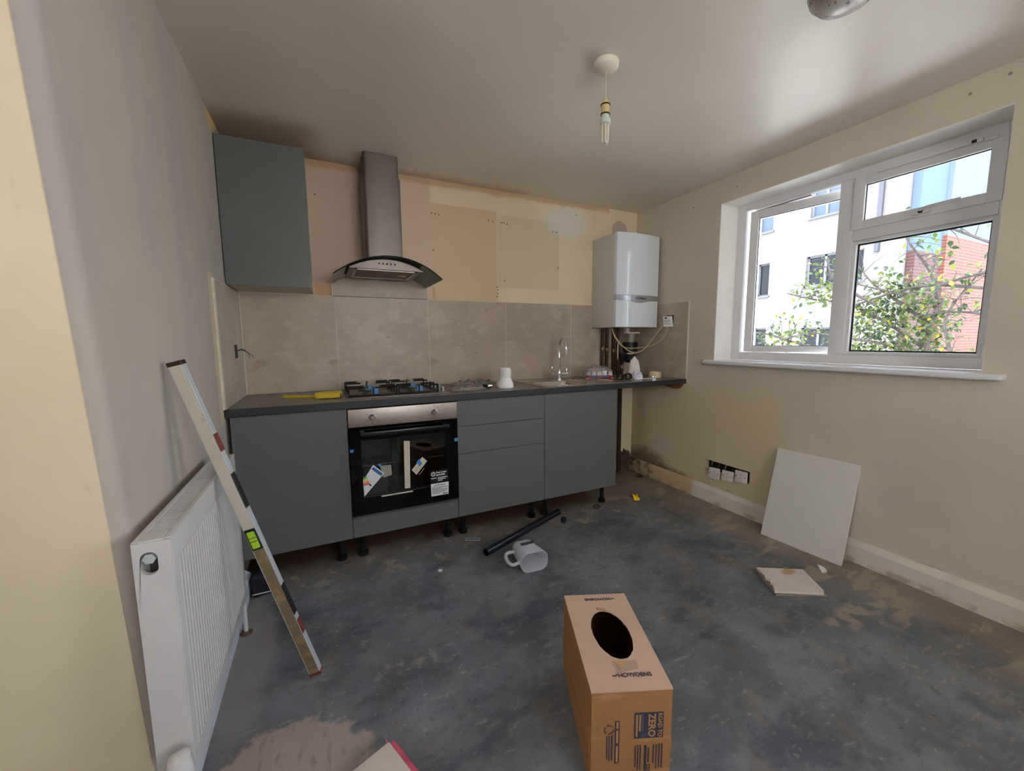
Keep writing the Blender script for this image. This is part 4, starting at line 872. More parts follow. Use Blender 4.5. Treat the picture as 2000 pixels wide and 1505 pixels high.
for i, (x, y, lab) in enumerate(((2.795, -0.485, 'small steel clip in front of the cream tape roll'), (2.575, -0.335, 'small steel clip behind the black couplings'))):
    bm = B(); lathe(bm, [(0.009, -0.012), (0.012, -0.012), (0.012, 0.012), (0.009, 0.012), (0.009, -0.012)], (x, y, Z+0.0125+(0.003 if i else 0)), (0.8, 0.6, 0), 16, cap=False); box(bm, (x-0.004, y-0.003, Z+0.022), (x+0.004, y+0.003, Z+0.032))
    tag(obj('metal_clip', bm, M_chrome, smooth=True), lab, 'clip')
bm = B(); prism(bm, [(2.31, -0.385, WT+0.0070), (2.36, -0.505, WT+0.0070), (2.375, -0.50, WT+0.0070), (2.41, -0.37, WT+0.0070), (2.35, -0.36, WT+0.0070)], (0, 0, 0.0025)); tag(obj('leaflet', bm, mat('pinkish_leaflet', C(196, 164, 152), 0.6)), 'small pinkish leaflet lying on the drainer in front of the bag of fittings', 'leaflet')
bm = B(); prism(bm, [(2.375, -0.365, WT+0.0100), (2.44, -0.40, WT+0.0100), (2.46, -0.37, WT+0.0100), (2.40, -0.345, WT+0.0100)], (0, 0, 0.006)); tag(obj('card_piece', bm, mat('dark_red_card', C(90, 38, 34), 0.6)), 'small dark red piece of card on the drainer beside the leaflet', 'card')

# ------------------------------------------------------------------ radiator
rd = thing('radiator', 'white double panel radiator with top grille under the spirit level', 'radiator', (0.065, -1.37, 0.195))
RY0, RY1, RZ0, RZ1 = -1.738, -1.003, 0.195, 0.789
bm = B(); box(bm, (0.088, RY0+0.004, RZ0), (0.1, RY1-0.004, RZ1-0.004), 0.004)
rf = obj('front_panel', bm, M_radi, rd, smooth=True)
n_fl = 32
for k in range(n_fl):
    y_ = RY0+0.045+k*(RY1-RY0-0.09)/(n_fl-1)
    obj('flute', prism(B(), [(0.0995, y_-0.0075, RZ0+0.035), (0.0995, y_+0.0075, RZ0+0.035), (0.1012, y_+0.005, RZ0+0.040), (0.1012, y_-0.005, RZ0+0.040)], (0, 0, RZ1-RZ0-0.105)), M_radi, rf)
obj('back_panel', bx((0.032, RY0+0.006, RZ0), (0.042, RY1-0.006, RZ1-0.006), 0.003), M_radi, rd, smooth=True)
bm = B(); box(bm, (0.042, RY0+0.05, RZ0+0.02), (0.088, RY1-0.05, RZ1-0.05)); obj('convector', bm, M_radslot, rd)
# end covers, the near one pierced by an oblong hole
bm = B(); ya = RY0; cyh, czh, rh, lh = 0.058, 0.735, 0.0155, 0.011
outer = [(0.030, RZ0), (0.098, RZ0), (0.098, RZ1), (0.030, RZ1)]
N = 32; hole = []; outl = []
for k in range(N):
    a = 2*PI*k/N; hole.append((cyh+rh*math.cos(a), czh+rh*math.sin(a)+(lh if math.sin(a) > 0 else -lh)))
    c_, s_ = math.cos(a), math.sin(a); m_ = max(abs(c_), abs(s_)); qx, qz = c_/m_, s_/m_
    outl.append((0.064+0.034*qx, (RZ1-0.0045+RZ0)/2+(RZ1-0.0045-RZ0)/2*qz))
va = [bm.verts.new((x, ya, z)) for x, z in outl]; vb = [bm.verts.new((x, ya, z)) for x, z in hole]; vc = [bm.verts.new((x, ya+0.012, z)) for x, z in hole]
for k in range(N): bm.faces.new((va[k], va[(k+1) % N], vb[(k+1) % N], vb[k])); bm.faces.new((vb[k], vb[(k+1) % N], vc[(k+1) % N], vc[k]))
vd = [bm.verts.new((x, ya+0.03, z)) for x, z in outl]
for k in range(N): bm.faces.new((va[k], vd[k], vd[(k+1) % N], va[(k+1) % N]))
obj('end_cover', bm, M_radi, rd)
obj('end_cover', bx((0.030, RY1-0.012, RZ0), (0.099, RY1, RZ1-0.0045), 0.003), M_radi, rd, smooth=True)
bm = B(); cyl(bm, (0.057, RY0+0.03, 0.744), (0.057, RY0+0.004, 0.744), 0.0125, 6); obj('vent_plug', bm, mat('pale_plug', C(206, 212, 212), 0.3, metal=0.3), rd)
# top grille
bm = B(); box(bm, (0.030, RY0, RZ1-0.004), (0.043, RY1, RZ1), 0.0015, 1); box(bm, (0.087, RY0, RZ1-0.004), (0.1, RY1, RZ1), 0.0015, 1); box(bm, (0.043, RY0, RZ1-0.004), (0.087, RY0+0.045, RZ1)); box(bm, (0.043, RY1-0.045, RZ1-0.004), (0.087, RY1, RZ1))
tgp = obj('top_grille', bm, M_radi, rd)
bm = B(); n_ = 58
for k in range(n_):
    y_ = RY0+0.05+k*(RY1-RY0-0.10)/(n_-1); box(bm, (0.0435, y_-0.0022, RZ1-0.006), (0.0865, y_+0.0022, RZ1-0.002))
s_ = obj('grille_slats', bm, M_radi, tgp); s_['kind'] = 'stuff'
# thermostatic valve at the near end, pipe and tail at the far end
tv = thing('radiator_valve', 'lumpy white painted radiator valve below the near end of the radiator', 'valve', (0.088, -1.795, 0.0))
bm = lathe(B(), [(0.012, 0.15), (0.024, 0.165), (0.027, 0.20), (0.027, 0.275), (0.020, 0.296), (0.008, 0.303)], (0.088, -1.795, 0), seg=20); bmesh.ops.subdivide_edges(bm, edges=bm.edges, cuts=1); crumple(bm, 0.005, 40, 2.2); obj('valve_head', bm, M_radi, tv, smooth=True)
obj('valve_tail', cyl(B(), (0.066, -1.7385, 0.225), (0.080, -1.775, 0.225), 0.010, 12), M_radi, tv, smooth=True)
obj('riser_pipe', cyl(B(), (0.088, -1.795, 0.0), (0.088, -1.795, 0.155), 0.0075, 12), M_radi, tv, smooth=True)
rp = thing('radiator_pipe', 'white painted pipe rising from a broken hole in the floor to the far radiator end', 'pipe', (0.075, -0.945, 0.0))
bm = B(); tube(bm, [(0.076, -0.945, 0.0), (0.076, -0.945, 0.12), (0.072, -0.948, 0.21), (0.070, -0.965, 0.235), (0.068, -1.0025, 0.238)], 0.0078, 10); obj('riser', bm, M_radi, rp, smooth=True)
bm = lathe(B(), [(0.010, 0), (0.024, 0.0005), (0.019, 0.006), (0.009, 0.010)], (0.076, -0.945, 0.0), seg=14); crumple(bm, 0.004, 60, 1); obj('rubble_collar', bm, mat('chipped_concrete', C(96, 76, 62), 0.9, var=0.4, vscale=80), rp)

# ------------------------------------------------------------------ spirit level
lv = thing('spirit_level', 'long dirty spirit level leaning across the radiator against the left wall', 'spirit level', (0.349, -1.321, 0.0))
foot = Vector((0.346, -1.312, 0.012)); top = Vector((0.034, -1.335, 1.168)); ax = (top-foot).normalized()
u0 = Vector((1, 0, 0)); u0 = (u0-ax*u0.dot(ax)).normalized(); n0 = ax.cross(u0).normalized()
if n0.y > 0: n0 = -n0
th_ = math.radians(14); wv = (u0*math.cos(th_)+n0*math.sin(th_)).normalized(); nv = (n0*math.cos(th_)-u0*math.sin(th_)).normalized()   # wv: across the wide face, nv: towards the viewer
LL = 1.20; off = foot - ax*0.004
Ml = Matrix(((wv.x, nv.x, ax.x, off.x), (wv.y, nv.y, ax.y, off.y), (wv.z, nv.z, ax.z, off.z), (0, 0, 0, 1)))
def lvb(name, lo, hi, m, bev=0.0015, par=lv): return obj(name, bx(lo, hi, bev, 1), m, par, M=Ml)
lvb('front_face', (-0.018, 0.008, 0.012), (0.015, 0.0125, LL-0.012), M_levelface)
lvb('back_face', (-0.018, -0.0125, 0.012), (0.015, -0.008, LL-0.012), M_levelface)
lvb('left_flange', (-0.020, -0.0125, 0.012), (-0.017, 0.0125, LL-0.012), M_levelside)
rf_ = lvb('right_flange', (0.015, -0.0110, 0.012), (0.019, 0.0125, LL-0.012), M_levelside)
lvb('end_cap', (-0.021, -0.0135, 0.0), (0.020, 0.0135, 0.014), M_brownred, 0.002); lvb('end_cap', (-0.021, -0.0135, LL-0.014), (0.020, 0.0135, LL), mat('dark_brown_cap', C(56, 34, 30), 0.5), 0.002)
for zc_ in (0.34, 0.77): lvb('hand_grip', (0.0145, -0.0122, zc_-0.075), (0.0200, 0.0134, zc_+0.055), M_blackdull, 0.003)
for zc_ in (0.215, 0.93): lvb('red_mark', (0.0180, -0.0122, zc_-0.03), (0.0195, 0.0122, zc_+0.03), M_brownred, 0.0)
vl = lvb('vial_window', (-0.019, 0.010, 0.545), (0.016, 0.0136, 0.625), M_blackdull, 0.002)
lvb('vial', (-0.013, 0.0125, 0.553), (0.011, 0.0162, 0.615), M_lime, 0.003, vl)
lvb('vial_line', (-0.013, 0.0163, 0.578), (0.011, 0.0166, 0.580), M_blackink, 0.0, vl); lvb('vial_line', (-0.013, 0.0163, 0.592), (0.011, 0.0166, 0.594), M_blackink, 0.0, vl)

# ------------------------------------------------------------------ things on the floor
def rrect(cx_, cz_, w_, h_, r_, n=6):
    out = []
    for sx_, sz_, a0 in ((1, 1, 0), (-1, 1, PI/2), (-1, -1, PI), (1, -1, 1.5*PI)):
        for k in range(n): a = a0+PI/2*k/(n-1); out.append((cx_+sx_*(w_/2-r_)+r_*math.cos(a), cz_+sz_*(h_/2-r_)+r_*math.sin(a)))
    return out
jg = thing('measuring_jug', 'frosted white plastic jug lying on its side on the concrete floor', 'jug', (1.39, -1.0, 0.0))
bm = B(); rings = []; L = 0.185; fo = Vector((1.386, -1.088, 0.0)); ba = Vector((1.400, -0.912, 0.0)); dirj = (ba-fo).normalized(); side = Vector((dirj.y, -dirj.x, 0))
if side.x < 0: side = -side
def jring(t, inset, lift=0.0):
    w_ = 0.152-0.032*t-2*inset; h_ = 0.108-0.020*t-2*inset; zc = 0.0545-0.0105*t*0.98
    return [bm.verts.new(fo+dirj*(L*t)+side*x+Vector((0, 0, max(0.0008, z)))) for x, z in rrect(0, zc, w_, h_, max(0.01, 0.040-0.006*t-inset))]
outer_t = [0.0, 0.02, 0.5, 0.93, 0.98, 1.0]; outer_in = [0.0, 0, 0, 0, 0.004, 0.016]
ro = [jring(t, i_) for t, i_ in zip(outer_t, outer_in)]; ri = [jring(t, 0.0022+i_) for t, i_ in ((0.0, 0), (0.5, 0), (0.92, 0), (0.97, 0.016))]
def bridge(bm, a, b):
    for k in range(len(a)): bm.faces.new((a[k], a[(k+1) % len(a)], b[(k+1) % len(a)], b[k]))
for a, b in zip(ro, ro[1:]): bridge(bm, a, b)
bm.faces.new(ro[-1]); bridge(bm, ro[0], ri[0])
for a, b in zip(ri, ri[1:]): bridge(bm, a, b)
bm.faces.new(ri[-1]); obj('jug_body', bm, M_jug, jg, smooth=True)
bm = B(); hp = lambda t, s, z: fo+dirj*(L*t)+side*s+Vector((0, 0, z))
tube(bm, [hp(0.74, -0.062, 0.05), hp(0.80, -0.085, 0.048), hp(0.76, -0.112, 0.045), hp(0.45, -0.128, 0.045), hp(0.18, -0.118, 0.045), hp(0.14, -0.098, 0.048), hp(0.20, -0.070, 0.052)], 0.0095, 10, n=2); obj('jug_handle', bm, M_jug, jg, smooth=True)
bm = B(); c = hp(0.62, 0.005, 0.1005); prism(bm, [c+side*a+dirj*b for a, b in ((-0.040, -0.014), (0.040, -0.010), (0.040, 0.014), (-0.040, 0.010))], (0, 0, 0.0008)); obj('label_strip', bm, M_ink, jg)
# black waste pipe
pp = thing('waste_pipe', 'long black plastic waste pipe lying diagonally before the drawer cabinet', 'pipe', (1.53, -0.69, 0.0))
pa, pb = Vector((1.210, -0.832, 0.0215)), Vector((1.868, -0.553, 0.0215)); d_ = (pb-pa).normalized()
bm = lathe(B(), [(0.019, 0), (0.021, 0), (0.021, (pb-pa).length), (0.019, (pb-pa).length), (0.019, 0)], pa, d_, 28, cap=False); obj('pipe_wall', bm, mat('glossy_black_pipe', C(26, 30, 42), 0.22), pp, smooth=True)
bm = lathe(B(), [(0.0135, 0), (0.0175, 0), (0.0185, 0.010), (0.0185, 0.026), (0.0165, 0.030), (0.0125, 0.030), (0.0125, 0.004)], (1.838, -0.664, 0.0005), seg=24, cap=False)
tag(obj('pipe_end_cap', bm, M_black, smooth=True), 'small black pipe collar standing on the floor beyond the waste pipe', 'pipe fitting')
bm = B(); prism(bm, [(1.170, -0.576, 0.0006), (1.156, -0.614, 0.0006), (1.242, -0.657, 0.0006), (1.256, -0.621, 0.0006)], (0, 0, 0.0008)); st_ = tag(obj('paper_strip', bm, mat('pale_blue_paper', C(158, 176, 190), 0.6)), 'pale blue printed paper strip on the floor before the drawer cabinet', 'paper')
bm = B()
for k in range(7):
    c = Vector((1.172+k*0.010, -0.605-k*0.0053, 0.0015)); prism(bm, [c, c+Vector((0.005, -0.003, 0)), c+Vector((0.010, 0.010, 0)), c+Vector((0.003, 0.014, 0))], (0, 0, 0.0003))
obj('print_mark', bm, M_ink, st_)
def ring_t(c, R_, r_, m, lab, tilt=0.0):
    bm = B(); pts = [(c[0]+R_*math.cos(2*PI*k/24), c[1]+R_*math.sin(2*PI*k/24), r_+0.0006+tilt*(1+math.sin(2*PI*k/24))) for k in range(25)]; tube(bm, pts, r_, 6, smooth=False); return tag(obj('rubber_ring', bm, m, smooth=True), lab, 'ring')
ring_t((2.185, -0.570), 0.024, 0.0032, M_blackdull, 'black rubber ring on the floor in front of the sink cabinet')
ring_t((2.940, -0.205), 0.024, 0.0035, M_blackdull, 'black rubber ring on the floor by the mouldy corner skirting')
# yellow scrap
bm = B(); prism(bm, [(0, 0, 0), (0.045, -0.015, 0), (0.062, 0.022, 0.0), (0.045, 0.010, 0.028), (0.030, 0.006, 0.012), (0.012, 0.020, 0.024)], (0.004, 0.014, 0.012))
lo_ = min(v.co.z for v in bm.verts); bmesh.ops.translate(bm, verts=bm.verts, vec=(2.515, -0.600, -lo_+0.0005)); bmesh.ops.subdivide_edges(bm, edges=bm.edges, cuts=2); crumple(bm, 0.004, 40, 5)
for v in bm.verts: v.co.z = max(0.0006, v.co.z)
tag(obj('plastic_scrap', bm, mat('bright_yellow_plastic', C(232, 190, 24), 0.4)), 'bright yellow curled plastic scrap on the floor right of the sink cabinet', 'scrap')
# leaning white board
b0, b1, t0 = Vector((2.854, -1.354, 0.0005)), Vector((2.883, -1.771, 0.0005)), Vector((2.988, -1.341, 0.537))
uu = (b1-b0).normalized(); vv = (t0-b0); vv = (vv-uu*vv.dot(uu)).normalized(); nn = uu.cross(vv).normalized()
if nn.x > 0: nn = -nn
bm = bx((0, 0, 0), (0.418, 0.552, 0.018), 0.0015, 1)
Mb = Matrix(((uu.x, vv.x, -nn.x, b0.x), (uu.y, vv.y, -nn.y, b0.y), (uu.z, vv.z, -nn.z, b0.z), (0, 0, 0, 1)))
tag(obj('panel_board', bm, M_board, M=Mb), 'white square board leaning against the right wall below the window', 'board')
# broken slab on the floor
fs = thing('broken_panel', 'broken white panel with a jagged end lying flat on the floor', 'panel', (2.47, -1.74, 0.0))
pt = [(2.427, -1.605), (2.625, -1.722), (2.525, -1.868), (2.505, -1.880), (2.315, -1.768), (2.352, -1.735), (2.365, -1.738), (2.362, -1.718), (2.385, -1.705), (2.378, -1.684), (2.398, -1.668)]
bm = B(); prism(bm, [(x, y, 0.014) for x, y in pt], (0, 0, 0.012)); obj('top_sheet', bm, M_boardback, fs)
pt2 = [(2.420, -1.612), (2.612, -1.722), (2.530, -1.880), (2.318, -1.772)]
bm = B(); prism(bm, [(x, y, 0.0006) for x, y in pt2], (0, 0, 0.009)); obj('lower_sheet', bm, mat('core_board', C(150, 134, 112), 0.8, var=0.15, vscale=30), fs)
bm = B(); prism(bm, [(2.450, -1.640, 0.0096), (2.590, -1.722, 0.0096), (2.515, -1.845, 0.0096), (2.375, -1.762, 0.0096)], (0, 0, 0.0042)); obj('dark_layer', bm, mat('dark_core', C(58, 46, 40), 0.8), fs)
bm = B(); prism(bm, [(2.747+0.034*math.cos(a), -1.735+0.034*math.sin(a), 0.004+0.0045*math.sin(a)) for a in [PI*0.03+PI*0.94*k/10 - 2.35 for k in range(11)]], (0, 0, 0.004))
for v in bm.verts: v.co.z = max(0.0006, v.co.z)
tag(obj('disc_piece', bm, M_paper), 'small white half-disc scrap between the broken panel and the leaning board', 'scrap')
for x, y, r_, lab in ((0.936, -0.859, 0.012, 'small round pale disc lying on the floor left of the jug'),):
    tag(obj('disc', lathe(B(), [(r_, 0), (r_, 0.002)], (x, y, 0.0006), seg=18), M_paper), lab, 'disc')
# black pack between skirting and left base cabinet
bk = thing('black_boot', 'black lump with a pale band lying between the left skirting and the cabinet', 'bundle', (0.11, -0.60, 0.0))
bm = bx((0.062, -0.690, 0.0008), (0.150, -0.600, 0.105), 0.018, 3); bmesh.ops.subdivide_edges(bm, edges=bm.edges, cuts=1); crumple(bm, 0.010, 16, 3)
for v in bm.verts: v.co.z = max(0.0008, v.co.z); v.co.x = max(0.056, v.co.x)
obj('black_wrap', bm, mat('black_cloth', C(18, 22, 32), 0.6, var=0.3, vscale=30), bk, smooth=True)
obj('pale_band', bx((0.0665, -0.698, 0.018), (0.140, -0.694, 0.022)), M_pearl, bk)

# cardboard box
cb = thing('cardboard_box', 'brown cardboard box with an oval hole in its dusty top, in the foreground', 'box', (1.21, -1.91, 0.0))
e0_, e1_ = Vector((1.026, -2.057, 0)), Vector((1.232, -2.143, 0)); ru = (e1_-e0_).normalized(); rv = Vector((-ru.y, ru.x, 0)); BW, BL, BH = 0.2232, 0.404, 0.289
Mc = Matrix(((ru.x, rv.x, 0, e0_.x), (ru.y, rv.y, 0, e0_.y), (0, 0, 1, 0.0006), (0, 0, 0, 1)))
def cbx(name, lo, hi, m, bev=0.0008, par=cb): return obj(name, bx(lo, hi, bev, 1), m, par, M=Mc)
t = 0.004
cbx('front_side', (0.001, 0, 0), (BW-0.001, t, BH-t), M_card); cbx('back_side', (0, BL-t, 0), (BW, BL, BH-t), M_card)
cbx('base', (t, t, 0), (BW-t, BL-t, t), M_card)
for s in (0, 1):
    bm = B(); xx = 0 if s == 0 else BW; sg = -1 if s == 0 else 1
    # side wall with a shallow crease half-way up
    prof_ = [(0, 0.0), (0.004, BH*0.45), (0.0, BH*0.52), (0.0, BH-t)]
    rings = []
    for dx, zz in prof_:
        rings.append([bm.verts.new((xx+sg*dx, y_, zz)) for y_ in (t, BL*0.5, BL-t)]+[bm.verts.new((xx+sg*dx-sg*t, y_, zz)) for y_ in (BL-t, BL*0.5, t)])
    for a, b in zip(rings, rings[1:]): bridge(bm, a, b)
    bm.faces.new(rings[0]); bm.faces.new(rings[-1]); obj('side_wall', bm, M_card, cb, M=Mc)
# top with the oval hole (centre, radii in box coordinates)
def tob(x, y): p = Vector((x, y, 0))-e0_; return (p.dot(ru), p.dot(rv))
hc = Vector(tob(1.2150, -1.908)); N = 48; ho = []; oo = []
h_pts = [tob(1.263, -1.811), tob(1.252, -1.970), tob(1.180, -1.852), tob(1.288, -1.885), tob(1.170, -2.009), tob(1.139, -1.939)]
hr_x, hr_y = 0.0595, 0.106; ht = 0.02
bm = B()
for k in range(N):
    a = 2*PI*k/N; jag = 1+0.03*noise.noise(Vector((k*0.8, 2, 0)))
    x, y = hr_x*math.cos(a)*jag, hr_y*math.sin(a)*jag; ho.append((hc.x+x*math.cos(ht)-y*math.sin(ht), hc.y+x*math.sin(ht)+y*math.cos(ht)))
    c_, s_ = math.cos(a), math.sin(a); m_ = max(abs(c_), abs(s_)); qx, qy = c_/m_, s_/m_
    oo.append((BW/2+BW/2*qx, BL/2+BL/2*qy))
va = [bm.verts.new((x, y, BH)) for x, y in oo]; vb = [bm.verts.new((x, y, BH)) for x, y in ho]; vc = [bm.verts.new((x, y, BH-t)) for x, y in ho]; vd = [bm.verts.new((x, y, BH-t)) for x, y in oo]
bridge(bm, va, vb); bridge(bm, vb, vc); bridge(bm, vc, vd); bridge(bm, vd, va)
obj('box_top', bm, M_cardtop, cb, M=Mc)
bm = B()
for lo, hi in (((t, t, 0.0045), (BW-t, BL-t, 0.0055)), ((t+0.0005, t, 0.005), (t+0.0012, BL-t, BH-t-0.001)), ((BW-t-0.0012, t, 0.005), (BW-t-0.0005, BL-t, BH-t-0.001)), ((t, BL-t-0.001, 0.005), (BW-t, BL-t-0.0005, BH-t-0.001))): box(bm, lo, hi)
obj('inner_lining', bm, M_cardin, cb, M=Mc)
# torn flaps at the hole
def flap(pts, h_=0.003):
    bm = B(); prism(bm, [(x, y, BH+0.0004) for x, y in pts], (0, 0, h_)); obj('torn_flap', bm, M_cardtorn, cb, M=Mc)
a_ = tob(1.262, -1.812)
flap([(a_[0]-0.020, a_[1]+0.002), (a_[0]-0.024, a_[1]+0.012), (a_[0]+0.000, a_[1]+0.008), (a_[0]+0.006, a_[1]-0.004)])
a_ = tob(1.165, -2.012)
flap([(a_[0]-0.020, a_[1]+0.004), (a_[0]-0.008, a_[1]-0.026), (a_[0]+0.006, a_[1]-0.016), (a_[0]+0.012, a_[1]+0.000)], 0.0015)
bm = B(); a_ = tob(1.165, -2.030)
prism(bm, [(a_[0]-0.034, a_[1]+0.018, BH+0.0003), (a_[0]-0.028, a_[1]-0.022, BH+0.0003), (a_[0]+0.036, a_[1]-0.010, BH+0.0003), (a_[0]+0.040, a_[1]+0.020, BH+0.0003)], (0, 0, 0.0003))
obj('clear_tape', bm, mat('parcel_tape', C(206, 178, 156), 0.25, alpha=0.45), cb, M=Mc)
M_bi = mat('box_print', C(58, 56, 66), 0.7)
def onbox(x, y, z): return Mc @ Vector((x, y, z))
tzz = BH+0.0012
def leaf_logo(o, r_, u_, s_):
    bm = B()
    for a0, ln in ((2.5, 1.0), (0.9, 1.25)):
        pts = []
        for k in range(9):
            tt_ = k/8; pts.append((math.cos(a0)*ln*tt_+0.22*math.sin(PI*tt_)*-math.sin(a0), math.sin(a0)*ln*tt_+0.22*math.sin(PI*tt_)*math.cos(a0)))
        for k in range(7, 0, -1):
            tt_ = k/8; pts.append((math.cos(a0)*ln*tt_-0.22*math.sin(PI*tt_)*-math.sin(a0), math.sin(a0)*ln*tt_-0.22*math.sin(PI*tt_)*math.cos(a0)))
        prism(bm, [o+r_*(x*s_)+u_*(y*s_-0.4*s_) for x, y in pts], r_.cross(u_)*0.0003)
    return bm
tc = Vector(tob(1.163, -2.063)); o3 = onbox(tc.x, tc.y, tzz)
text('box_text', 'HOWDENS', 0.0185, o3+ru*0.006, ru, rv, M_bi, cb, 0.0004, 0.0002, sx=1.02)
lo3 = onbox(tc.x-0.050, tc.y, tzz-0.0002); obj('leaf_logo', leaf_logo(lo3, ru, rv, 0.009), M_bi, cb)
tc = Vector(tob(1.283, -1.757)); o3 = onbox(tc.x, tc.y, tzz)
text('box_text', 'HOWDENS', 0.0180, o3-ru*0.006, -ru, -rv, M_bi, cb, 0.0004, 0.0002, sx=1.02)
lo3 = onbox(tc.x+0.049, tc.y, tzz-0.0002); obj('leaf_logo', leaf_logo(lo3, -ru, -rv, 0.009), M_bi, cb)
# prints on the front side (x across, z up, y just in front)
zup = Vector((0, 0, 1)); dn = -zup
def fr(x, z, d=0.0006): return Mc @ Vector((x, -d, z))
def fquad(name, x0_, x1_, z0_, z1_, m, par=cb, d=0.0006): return obj(name, bx((x0_, -d-0.0003, z0_), (x1_, -d, z1_)), m, par, M=Mc)
pn = fquad('print_panel', 0.119, 0.199, 0.144, 0.2215, M_bi)
M_cp = mat('card_coloured_print', C(176, 128, 84), 0.75)
text('box_text', 'ROAD TO', 0.0158, fr(0.1895, 0.183, 0.0014), dn, ru, M_cp, pn, 0.0003, 0.0002)
text('box_text', 'ZERO', 0.0270, fr(0.1665, 0.1825, 0.0014), dn, ru, M_cp, pn, 0.0007, 0.0002)
fquad('small_print', 0.139, 0.144, 0.166, 0.217, mat('bluish_print', C(84, 84, 104), 0.7), pn, 0.0011); fquad('small_print', 0.139, 0.155, 0.146, 0.160, mat('bluish_print', C(70, 72, 96), 0.7), pn, 0.0011)
for x, a, b in ((0.132, 0.166, 0.216), (0.1235, 0.150, 0.216)): fquad('small_print', x, x+0.005, a, b, M_cp, pn, 0.0011)
pb_ = fquad('print_panel', 0.066, 0.079, 0.072, 0.200, M_bi)
for a, b in ((0.178, 0.197), (0.134, 0.172), (0.076, 0.125)): fquad('small_print', 0.070, 0.0755, a, b, M_cp, pb_, 0.0011)
for x, w_, a, b in ((0.056, 0.005, 0.082, 0.158), (0.0495, 0.003, 0.080, 0.157), (0.0435, 0.003, 0.085, 0.156)): fquad('small_print', x, x+w_, a, b, M_bi)
for k in range(3):      # recycling arrows
    a = 2*PI*k/3+0.4; bm = B(); c = Vector((0.050, 0.175))
    pts = [(c.x+0.0125*math.cos(a+q*0.32), c.y+0.0125*math.sin(a+q*0.32)) for q in range(5)]
    tube(bm, [(x, -0.001, z) for x, z in pts], 0.0011, 5, n=3); e_ = pts[-1]; q = a+4*0.32
    prism(bm, [(e_[0]+0.004*math.cos(q), -0.0014, e_[1]+0.004*math.sin(q)), (e_[0]-0.004*math.cos(q), -0.0014, e_[1]-0.004*math.sin(q)), (e_[0]-0.005*math.sin(q), -0.0014, e_[1]+0.005*math.cos(q))], (0, 0.0004, 0))
    obj('recycling_arrow', bm, M_bi, cb, M=Mc)
for x, w_, a, b in ((0.1955, 0.0035, 0.050, 0.125), (0.188, 0.0035, 0.052, 0.125), (0.180, 0.0035, 0.048, 0.124), (0.172, 0.0035, 0.066, 0.124), (0.158, 0.004, 0.070, 0.114), (0.148, 0.007, 0.044, 0.122), (0.136, 0.0035, 0.048, 0.124), (0.129, 0.0035, 0.046, 0.124), (0.122, 0.0035, 0.056, 0.123)): fquad('small_print', x, x+w_, a, b, M_bi)
text('box_text', 'CO', 0.014, fr(0.160, 0.054, 0.0014), dn, ru, M_bi, cb, 0.0004, 0.0002)
# pink-edged white block at the bottom of the picture
pk = thing('plaster_sack', 'white block wrapped in pink-edged film at the bottom of the picture', 'packet', (0.47, -1.90, 0.0))
bu = Vector((0.563-0.433, -1.753+1.757, 0))
pu_ = (Vector((0.565, -1.735, 0))-Vector((0.425, -1.790, 0))).normalized(); pv_ = Vector((pu_.y, -pu_.x, 0))
Mp = Matrix(((pu_.x, pv_.x, 0, 0.428), (pu_.y, pv_.y, 0, -1.780), (0, 0, 1, 0.0008), (0, 0, 0, 1)))
obj('wrapped_body', bx((0.006, 0, 0), (0.125, 0.30, 0.055), 0.006, 2), mat('cream_wrapper', C(214, 198, 186), 0.5, var=0.04, vscale=8), pk, smooth=True, M=Mp)
M_pink = mat('pink_film', C(206, 92, 112), 0.35, var=0.2, vscale=25)
obj('pink_edge', bx((0.120, 0.002, 0.0), (0.141, 0.30, 0.052), 0.009, 3), M_pink, pk, smooth=True, M=Mp)
obj('pink_edge', bx((-0.004, 0.004, 0.0), (0.009, 0.30, 0.050), 0.006, 3), M_pink, pk, smooth=True, M=Mp)
bm = B(); prism(bm, [(0.116, 0.004, 0.050), (0.124, 0.004, 0.050), (0.119, -0.010, 0.058)], (0, 0, 0.002)); obj('film_corner', bm, M_pink, pk, M=Mp)

# ------------------------------------------------------------------ sockets in the right wall
sg = 'unfixed white socket plates hanging from the right wall recess'
def plate(cy_, cz_, w_, h_, rot, lab, tilt=0.12, x=2.995):
    t_ = thing('socket_plate', lab, 'socket', (x, cy_, cz_-h_/2), sg)
    Mx = Matrix.Translation((x, cy_, cz_)) @ Matrix.Rotation(rot, 4, 'X') @ Matrix.Rotation(tilt, 4, 'Y')
    p = obj('faceplate', bx((-0.006, -w_/2, -h_/2), (0.003, w_/2, h_/2), 0.002), M_pearl, t_, smooth=True, M=Mx)
    for dy, dz in ((-0.6, 0), (0.6, 0)):
        obj('screw', cyl(B(), (-0.0068, dy*w_/2*1.25, 0), (-0.0055, dy*w_/2*1.25, 0), 0.0035, 8), M_blackdull, p, M=Mx)
    bm = B(); box(bm, (-0.0066, -0.003, 0.008), (-0.0055, 0.003, 0.018)); box(bm, (-0.0066, -0.014, -0.012), (-0.0055, -0.006, -0.008)); box(bm, (-0.0066, 0.006, -0.012), (-0.0055, 0.014, -0.008)); obj('pin_hole', bm, mat('socket_grey', C(150, 144, 138), 0.5), p, M=Mx)
    return t_
plate(-0.905, 0.232, 0.088, 0.082, -0.10, 'white socket plate, leftmost of the three in the wall recess, tilted', 0.15)
plate(-1.012, 0.247, 0.088, 0.070, -0.06, 'middle white socket plate hanging lowest in the wall recess', 0.18)
plate(-1.108, 0.270, 0.088, 0.078, -0.05, 'white socket plate at the right end of the wall recess, nearest the leaning board', 0.10, 3.000)
plate(-0.872, 0.196, 0.060, 0.060, 0.75, 'small white plate turned on its corner behind the leftmost socket plate', 0.0, 3.006)
